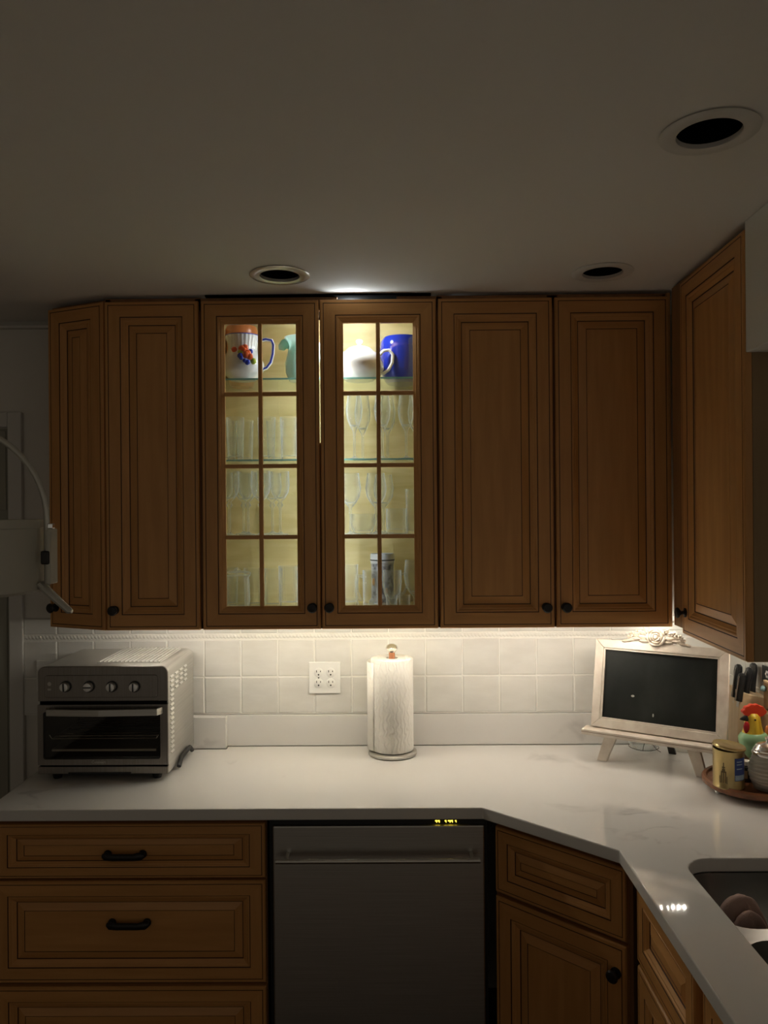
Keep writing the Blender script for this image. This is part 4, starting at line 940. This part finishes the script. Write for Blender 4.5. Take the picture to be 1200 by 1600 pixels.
# carved rose crest
mb = MB(); cxr, czr = bw * 0.47, bh + 0.020
def petal(cx_, cz_, r, a0, a1, th): mb.tube([(cx_ + r * math.cos(a0 + (a1 - a0) * k / 8), -0.012 - 0.004 * math.sin(PI * k / 8), cz_ + r * math.sin(a0 + (a1 - a0) * k / 8)) for k in range(9)], [th * (0.45 + 0.55 * math.sin(PI * (k + 0.5) / 9)) for k in range(9)], 8)
mb.ball((cxr, -0.004, czr), (0.030, 0.010, 0.027)); mb.ball((cxr, -0.014, czr), (0.008, 0.005, 0.008))
for r, th, n_, o_ in ((0.012, 0.0035, 3, 0.3), (0.020, 0.0045, 4, 0.9), (0.028, 0.005, 5, 0.2)):
    for k in range(n_): petal(cxr, czr, r, o_ + 2 * PI * k / n_, o_ + 2 * PI * (k + 0.92) / n_, th)
random.seed(3)
for sgn in (-1, 1):
    for (qx, qz, rx, rz_, rot) in ((0.045, -0.004, 0.020, 0.010, 0.3), (0.050, 0.012, 0.014, 0.008, 0.8), (0.068, -0.010, 0.020, 0.008, -0.1), (0.070, 0.002, 0.012, 0.008, 0.7), (0.086, -0.016, 0.018, 0.007, -0.35), (0.088, -0.006, 0.010, 0.007, 0.5), (0.102, -0.020, 0.014, 0.006, -0.2), (0.034, 0.020, 0.012, 0.007, 1.0), (0.038, -0.016, 0.020, 0.008, 0.0)):
        i_ = len(mb.v); mb.ball((0, 0, 0), (rx, 0.007, rz_), seg=10, rings=6)
        mb.xf(Matrix.Translation((cxr + sgn * qx, -0.008, czr + qz)) @ Matrix.Rotation(-sgn * rot, 4, 'Y'), i_)
        mb.tube([(cxr + sgn * (qx - rx * 0.8), -0.014, czr + qz), (cxr + sgn * (qx + rx * 0.8), -0.014, czr + qz + rot * 0.01)], 0.0018, 6)
    for (qx, qz, r) in ((0.060, 0.012, 0.010), (0.080, 0.004, 0.009)):
        for k in range(5): a = 2 * PI * k / 5; mb.ball((cxr + sgn * qx + r * 0.6 * math.cos(a), -0.012, czr + qz + r * 0.6 * math.sin(a)), (r * 0.5, 0.005, r * 0.5), seg=8, rings=5)
boardpart(mb, 'rose_carving', 'carving', smooth=True)

# glass bowl with wire and small box behind the easel
p = onz(1007, 1172, CT)
t = thing('glass_bowl', 'small round clear glass bowl behind the chalkboard legs', 'bowl', (p.x, p.y + 0.01, CT + 0.0006))
MB().lathe([(0.034, 0), (0.042, 0.004), (0.052, 0.022), (0.054, 0.045), (0.048, 0.075), (0.0465, 0.075), (0.0525, 0.045), (0.050, 0.022), (0.038, 0.007), (1e-5, 0.006)], 32).build('bowl', 'glass', t, smooth=True)
MB().tube([(0.052 * math.cos(a), 0.052 * math.sin(a), 0.010) for a in [2 * PI * k / 24 for k in range(25)]], 0.0012, 6).tube([(-0.012, -0.054, 0.048), (-0.018, -0.055, 0.025), (-0.020, -0.053, 0.01)], 0.0012, 6).tube([(0.0, -0.0555, 0.048), (0.016, -0.0545, 0.03), (0.034, -0.043, 0.01), (0.045, -0.05, 0.004)], 0.0012, 6).build('wire_cradle', 'black_metal', t, smooth=True)
MB().box(-0.031, -0.023, -0.0495, -0.0485, 0.048, 0.058).build('sticker', 'label_blue', t)
p = onz(1073, 1176.5, CT)
t = thing('small_box', 'small white printed box lying behind the easel', 'box', (p.x, p.y + 0.015, CT + 0.0006), -0.35)
MB().box(-0.040, 0.040, -0.012, 0.012, 0, 0.048).build('carton', 'paper', t, bevel=0.001)
mb = MB()
for (a, b, z0, z1) in ((-0.026, -0.020, .030, .036), (-0.018, -0.013, .030, .036), (-0.006, -0.002, .031, .035), (-0.026, 0.03, .022, .0235), (0.026, 0.030, .006, .011)): mb.box(a, b, -0.0126, -0.0121, z0, z1)
mb.build('printing', 'print', t)

# ------------------------------------------------------------------ wooden tray and what stands on it
TC = Vector((1.104, 2.368)); TR = 0.142; TZ = CT + 0.034
t = thing('wooden_tray', 'round dark wooden tray on ball feet at the right', 'tray', (TC.x, TC.y, CT + 0.0006))
MB().lathe([(0.10, 0.016), (TR - 0.008, 0.016), (TR, 0.022), (TR + 0.001, 0.034), (TR - 0.004, 0.040), (TR - 0.012, 0.038), (TR - 0.016, 0.032), (TR - 0.022, 0.0325), (1e-5, 0.0325)], 56).build('dish', 'walnut', t, smooth=True)
for k in range(4):
    a = math.radians(-80 + 90 * k); MB().ball((0.115 * math.cos(a), 0.115 * math.sin(a), 0.009), 0.009).build('foot', 'white_ceramic', t, smooth=True)
TOP = CT + 0.0006 + 0.0327
# gold tin
p = Vector((1.013, 2.322, TOP))
t = thing('tin_can', 'open gold tin with a blue label on the wooden tray', 'tin', p, 0.15)
MB().lathe([(0.0435, 0), (0.0455, 0.002), (0.0455, 0.005), (0.044, 0.007), (0.044, 0.108), (0.0455, 0.110), (0.0455, 0.113), (0.043, 0.114), (0.0425, 0.11), (0.0425, 0.02), (1e-5, 0.015)], 48).build('body', 'tin', t, smooth=True)
MB().lathe([(0.047, 0), (0.0475, 0.004), (0.045, 0.008), (0.040, 0.006), (1e-5, 0.0055)], 40).xf(Matrix.Translation((0.002, 0.0, 0.117)) @ Matrix.Rotation(0.10, 4, 'Y') @ Matrix.Rotation(0.04, 4, 'X')).build('lid', 'tin', t, smooth=True)
def curved_patch(r, a0, a1, z0, z1, n=10):
    mb = MB()
    for k in range(n):
        b0, b1 = a0 + (a1 - a0) * k / n, a0 + (a1 - a0) * (k + 1) / n
        mb.face([(r * math.cos(b0), r * math.sin(b0), z0), (r * math.cos(b1), r * math.sin(b1), z0), (r * math.cos(b1), r * math.sin(b1), z1), (r * math.cos(b0), r * math.sin(b0), z1)])
    return mb
curved_patch(0.0444, math.radians(-100), math.radians(-48), 0.028, 0.095).build('blue_label', 'label_blue', t, smooth=True)
mb = curved_patch(0.0446, math.radians(-98), math.radians(-52), 0.030, 0.045)
for z in (0.062, 0.075, 0.083): 
    m2 = curved_patch(0.0446, math.radians(-92), math.radians(-66), z, z + 0.003); i = len(mb.v); mb.v += m2.v; mb.f += [tuple(i + q for q in f) for f in m2.f]; mb.m += m2.m
mb.build('label_print', 'label_pale', t, smooth=True)
mb = curved_patch(0.0443, math.radians(-142), math.radians(-138), 0.020, 0.080)
for (a0, a1, z0, z1) in ((-116, -112, .020, .055), (-100, -96, .020, .055), (-112, -108, .050, .062), (-104, -100, .050, .062), (-122, -118, .018, .04), (-95, -92, .018, .04), (-112, -100, .064, .068)):
    m2 = curved_patch(0.0443, math.radians(a0 - 34), math.radians(a1 - 34), z0, z1, 3); i = len(mb.v); mb.v += m2.v; mb.f += [tuple(i + q for q in f) for f in m2.f]; mb.m += m2.m
mb.build('wheat_motif', 'tin_dark', t, smooth=True)
# beehive glass jar
p = Vector((1.117, 2.292, TOP))
t = thing('honey_jar', 'beehive-ribbed glass honey jar with lid on the wooden tray', 'jar', p)
pr = []; 
for k in range(41):
    f = k / 40; z = 0.002 + f * 0.100; r = 0.032 + 0.022 * math.sin(PI * (0.08 + 0.80 * f)) + 0.0012 * math.sin(2 * PI * f * 9); pr.append((r, z))
MB().lathe([(0.028, 0)] + pr + [(pr[-1][0] - 0.002, 0.102)] + [(r - 0.003, z) for r, z in reversed(pr[4:])] + [(1e-5, pr[4][1])], 40).build('jar_body', 'jar_glass', t, smooth=True)
MB().lathe([(0.026, 0.0125), (0.034, 0.013), (0.0405, 0.020), (0.0445, 0.036), (1e-5, 0.036)], 32).build('honey', 'honey', t, smooth=True)
MB().lathe([(pr[-1][0] + 0.003, 0.103), (0.045, 0.107), (0.044, 0.112), (0.040, 0.115), (0.041, 0.119), (0.036, 0.124), (0.035, 0.128), (0.028, 0.134), (0.012, 0.139), (0.006, 0.141), (0.005, 0.146), (0.008, 0.150), (0.008, 0.154), (1e-5, 0.157)], 40).build('lid', 'silver', t, smooth=True)
# rooster
p = Vector((1.128, 2.405, TOP))
t = thing('rooster_figurine', 'painted ceramic rooster with red comb and green breast', 'figurine', p)
MB().lathe([(0.024, 0), (0.025, 0.003), (0.020, 0.008), (0.016, 0.03), (0.014, 0.054), (1e-5, 0.054)], 24).build('stand', 'rack_wood', t, smooth=True)
MB().lathe([(0.010, 0.050), (0.022, 0.062), (0.036, 0.085), (0.045, 0.108), (0.046, 0.122), (0.038, 0.134), (0.028, 0.139), (1e-5, 0.140)], 32, sy=0.8).build('breast', 'leaf_green', t, smooth=True)
MB().lathe([(0.034, 0.130), (0.030, 0.142), (0.026, 0.158), (0.024, 0.172), (0.021, 0.186), (0.014, 0.195), (1e-5, 0.199)], 28, sy=0.85, c=(-0.002, 0, 0)).build('head', 'yellow', t, smooth=True)
MB().lathe([(0.0105, 0), (0.009, 0.006), (0.0045, 0.017), (1e-5, 0.024)], 14).xf(Matrix.Translation((-0.022, -0.004, 0.182)) @ Matrix.Rotation(-PI / 2 - 0.15, 4, 'Y')).build('beak', 'black', t, smooth=True)
mb = MB(); mb.ball((-0.027, -0.012, 0.155), (0.010, 0.007, 0.019)); mb.build('wattle', 'darkred', t, smooth=True)
mb = MB(); pts = []
for k in range(61):
    a = PI * k / 60; lob = 1 + 0.10 * abs(math.sin(6 * a)); pts.append((0.001 + 0.035 * lob * math.cos(a), 0.196 + 0.027 * lob * math.sin(a)))
pts = pts + [(-0.026, 0.188), (-0.010, 0.185), (0.012, 0.185), (0.026, 0.188)]
mb.prism_xz(pts, -0.008, 0.008); mb.build('comb', 'red', t, bevel=0.002)
for s in (-1, 1): MB().ball((-0.004, s * 0.0205, 0.180), (0.0032, 0.0022, 0.0032), seg=10, rings=6).build('eye', 'black', t, smooth=True)
mb = MB()
for k in range(6): a = 2 * PI * k / 6; mb.ball((0.012 + 0.006 * math.cos(a), -0.0335, 0.100 + 0.006 * math.sin(a)), (0.0045, 0.0022, 0.0045), seg=8, rings=5)
mb.build('flower_spot', 'amber', t, smooth=True)
# small dark jar
t = thing('spice_jar', 'tiny dark jar between the gold tin and honey jar', 'jar', (1.084, 2.362, TOP))
MB().lathe([(0.016, 0), (0.017, 0.002), (0.017, 0.045), (0.012, 0.050), (1e-5, 0.050)], 24).build('body', 'black', t, smooth=True)
MB().lathe([(0.0135, 0.0503), (0.0135, 0.062), (1e-5, 0.063)], 24).build('cap', 'paper', t, smooth=True)
curved_patch(0.0173, math.radians(-150), math.radians(-100), 0.012, 0.036).build('label', 'rack_edge', t, smooth=True)

# ------------------------------------------------------------------ knife block and knives
KB = Vector((1.192, 2.60)); kt = math.radians(9)
t = thing('knife_block', 'pale wooden knife block in the corner behind the rooster', 'knife block', (KB.x, KB.y, CT + 0.0006), -0.12)
MB().prism([(-0.048, -0.055), (0.052, -0.055), (0.052, 0.055), (-0.048, 0.055)], 0, 1).xf(Matrix(((1, 0, 0.012, 0), (0, 1, 0.0, 0), (-0.25, 0, 0.25, 0), (0, 0, 0, 1)))).build('block', 'block_wood', t, bevel=0.002)
for v in t.children[0].data.vertices:
    if v.co.z < 0.1: v.co.z = 0.0
mb = MB()
for (a, b) in ((-0.034, -0.018), (-0.004, 0.016)): mb.face([(a, -0.03, 0.2535 - a * 0.25 - 0.0005), (b, -0.03, 0.2535 - b * 0.25 - 0.0005), (b, 0.03, 0.2535 - b * 0.25 - 0.0005), (a, 0.03, 0.2535 - a * 0.25 - 0.0005)])
mb.build('slot', 'slot', t)
for (px0, py0, px1, py1, Y, lab) in ((1148, 1089, 1154.5, 1038, 2.60, 'leftmost black knife handle rising from the block'), (1153.5, 1095, 1160.5, 1052, 2.552, 'shortest black knife handle at the front of the block'),
        (1163, 1096, 1171.5, 1043, 2.565, 'thickest black knife handle at the middle of the block'), (1174, 1096, 1177.5, 1036, 2.625, 'rearmost black knife handle beside the cabinet corner')):
    a, b = at(px0, py0, Y), at(px1, py1, Y); b.z = min(b.z, ZB - 0.006)
    L_ = (b - a).length; k = thing('kitchen_knife', lab, 'knife', a, 0, 'knives in the block')
    q = (b - a).normalized(); 
    mb = MB().tube([Vector((0, 0, 0)) + q * (L_ * f) for f in (0, 0.12, 0.35, 0.6, 0.82, 0.95, 1.0)], [0.0150, 0.0150, 0.0140, 0.0150, 0.0170, 0.0145, 0.007], 12, flat=(1.0, 0.75)); mb.build('handle', 'black', k, smooth=True)
    mb = MB().tube([q * (L_ * f) + Vector((-0.0115 - 0.001 * math.sin(PI * f), -0.004, 0)) for f in (0.02, 0.3, 0.6, 0.9)], 0.0022, 6); mb.build('tang', 'steel', k, smooth=True)
    MB().tube([Vector((0, 0, 0)), q * -0.02], [0.009, 0.009], 8, flat=(1, 0.15)).build('blade', 'steel', k, smooth=True)

# ------------------------------------------------------------------ wooden rack on the right wall, jars, ornament
RX = XR - 0.012
ry1 = 2.488; ry0 = 2.02; RF = 1.200
zu1, zu0 = at(1178, 1062, ry1).z, at(1180, 1107, ry1).z
t = thing('spice_rack', 'two-tier brown wooden rack mounted on the right wall', 'rack', (RX, ry1, CT + 0.10))
rb = CT + 0.10
MB().box(-0.010, 0, ry0 - ry1, 0, 0, zu1 - rb).build('back_board', 'rack_wood', t)
MB().box(RF - RX, RF - RX + 0.008, ry0 - ry1, 0, zu0 - rb + 0.004, zu1 - rb - 0.006).build('upper_front', 'rack_wood', t, bevel=0.001)
MB().box(RF - RX - 0.002, RF - RX + 0.010, ry0 - ry1, 0, zu1 - rb - 0.006, zu1 - rb).build('top_edge', 'rack_edge', t, bevel=0.001)
MB().box(RF - RX - 0.010, RF - RX - 0.002, ry0 - ry1, 0, 0, zu0 - rb - 0.006).build('lower_front', 'rack_wood', t, bevel=0.001)
MB().box(RF - RX - 0.012, RF - RX, ry0 - ry1, 0, zu0 - rb - 0.006, zu0 - rb).build('lower_edge', 'rack_edge', t, bevel=0.001)
for z in (0.0, zu0 - rb + 0.004): MB().box(RF - RX + 0.008, -0.010, ry0 - ry1, 0, z, z + 0.008).build('bottom_board', 'rack_wood', t)
for yy in (-0.008, ry0 - ry1): MB().box(RF - RX + 0.0085, -0.0105, yy, yy + 0.008, 0.009, zu1 - rb - 0.008).build('end_board', 'rack_wood', t)
pk = at(1183.5, 1077, ry1 - 0.02); MB().ball((RF - RX - 0.006, -0.012, pk.z - rb), (0.010, 0.010, 0.010)).build('knob', 'teal', t, smooth=True)
zj = zu0 + 0.0125
for k, (yy, lab) in enumerate(((2.455, 'white lidded jar at the far end of the wooden rack'), (2.385, 'second white jar in the wooden rack, nearer the frame edge'), (2.315, 'third white jar in the wooden rack, cut by the frame'))):
    j = thing('canister', lab, 'jar', (RX - 0.027, yy, zj), 0, 'white jars in the wooden rack')
    hh = zu1 - zj + 0.006
    MB().lathe([(0.015, 0), (0.0155, 0.002), (0.0155, hh), (1e-5, hh)], 20).build('body', 'white_ceramic', j, smooth=True)
    MB().lathe([(0.0158, hh + 0.0003), (0.0162, hh + 0.006), (0.014, hh + 0.017), (0.008, hh + 0.022), (1e-5, hh + 0.0235)], 20).build('lid', 'white_ceramic', j, smooth=True)
p0 = at(1181, 1039, 2.585); zs1 = p0.z
t = thing('patterned_plaque', 'black and white patterned plaque on the right wall above the rack', 'plaque', (XR - 0.0135, 2.585, zs1 - 0.055))
MB().box(-0.006, -0.0005, -0.45, 0, 0, 0.055).build('panel', 'black', t)
fl0 = None
for k in range(6):
    mb = MB()
    for q in range(6): a = 2 * PI * q / 6; mb.ball((0, 0.009 * math.cos(a), 0.009 * math.sin(a)), (0.001, 0.005, 0.005), seg=8, rings=4)
    o = mb.build('flower', 'plate', t, smooth=True) if fl0 is None else copy_obj(fl0, t); fl0 = fl0 or o
    o.location = (-0.0065, -0.035 - 0.07 * k, 0.030)
t = thing('orange_ornament', 'round ribbed orange ornament hanging on the wooden rack', 'ornament', (RF - 0.022, 2.40, at(1200, 1150, 2.40).z))
MB().lathe([(1e-5, -0.009), (0.02, -0.008), (0.032, -0.003), (0.033, 0.002), (0.02, 0.007), (1e-5, 0.008)], 60, mod=lambda a, z: 1 + 0.03 * math.cos(15 * a)).xf(Matrix.Rotation(-PI / 2, 4, 'Y')).build('disc', 'orange_glass', t, smooth=True)
MB().tube([(0.002, 0, 0.033), (0.006, 0, 0.05)], 0.0012, 6).build('hanger', 'black_metal', t)

# ------------------------------------------------------------------ pot hanging in the left foreground
PY = 1.02
pc = at(-77, 868, PY); ptop = at(30, 812, PY).z; pbot = at(30, 926, PY).z; pr_ = (at(62, 868, PY).x - pc.x)
t = thing('hanging_pot', 'grey metal pot hanging by an arched bail handle, left edge', 'pot', (pc.x, PY, pbot))
Hh = ptop - pbot
MB().lathe([(pr_ * 0.96, 0), (pr_ * 1.0, 0.004), (pr_ * 1.0, Hh - 0.012), (pr_ * 1.012, Hh - 0.011), (pr_ * 1.012, Hh), (pr_ * 0.97, Hh), (pr_ * 0.96, 0.008), (1e-5, 0.006)], 64).build('pot_body', 'grey_enamel', t, smooth=True)
def lp(px, py): q = at(px, py, PY); return (q.x - pc.x, 0.0, q.z - pbot)
rb_ = lp(73, 800)[0]; zc_ = lp(73, 812)[2]
pts = [(rb_ * math.cos(a), 0, zc_ + rb_ * math.sin(a) * 0.98) for a in [PI * k / 32 for k in range(33)]]
pts = [(rb_, 0, lp(73, 912)[2])] + pts + [(-rb_, 0, lp(73, 912)[2])]
MB().tube(pts, 0.0040, 10, flat=(0.9, 1.0)).build('bail_handle', 'pale_metal', t, smooth=True)
for s in (1, -1):
    x0, x1 = sorted((s * (rb_ + 0.003), s * (lp(84.5, 850)[0])))
    e = MB().box(x0, x1, -0.012, 0.012, lp(80, 912)[2], lp(80, 826)[2]).build('ear_bracket', 'grey_enamel', t, bevel=0.002)
    MB().box(x0 - 0.006, x1 - 0.001, -0.014, 0.014, lp(80, 881)[2], lp(80, 860)[2]).build('clamp', 'black_metal', e, bevel=0.002)
    MB().box((x0 + x1) / 2 - 0.004, (x0 + x1) / 2 + 0.003, -0.004, 0.004, lp(80, 826)[2], lp(80, 818)[2]).build('bolt', 'chrome', e, bevel=0.001)
a, b, c_ = Vector(lp(63, 912)), Vector(lp(78, 927)), Vector(lp(109, 955))
MB().tube([a, b, c_, c_ + Vector((0.003, 0, -0.0005))], [0.009, 0.009, 0.007, 0.004], 10, flat=(0.6, 1.0)).build('lever', 'pale_metal', t, smooth=True)
MB().tube([(0, 0, zc_ + rb_ * 0.98), (0, 0, ZCEIL - pbot - 0.004)], 0.004, 8).build('hook_rod', 'pale_metal', t, smooth=True)
MB().lathe([(0.03, ZCEIL - pbot - 0.008), (0.03, ZCEIL - pbot - 0.001), (1e-5, ZCEIL - pbot - 0.001)], 24).build('ceiling_plate', 'pale_metal', t, smooth=True)
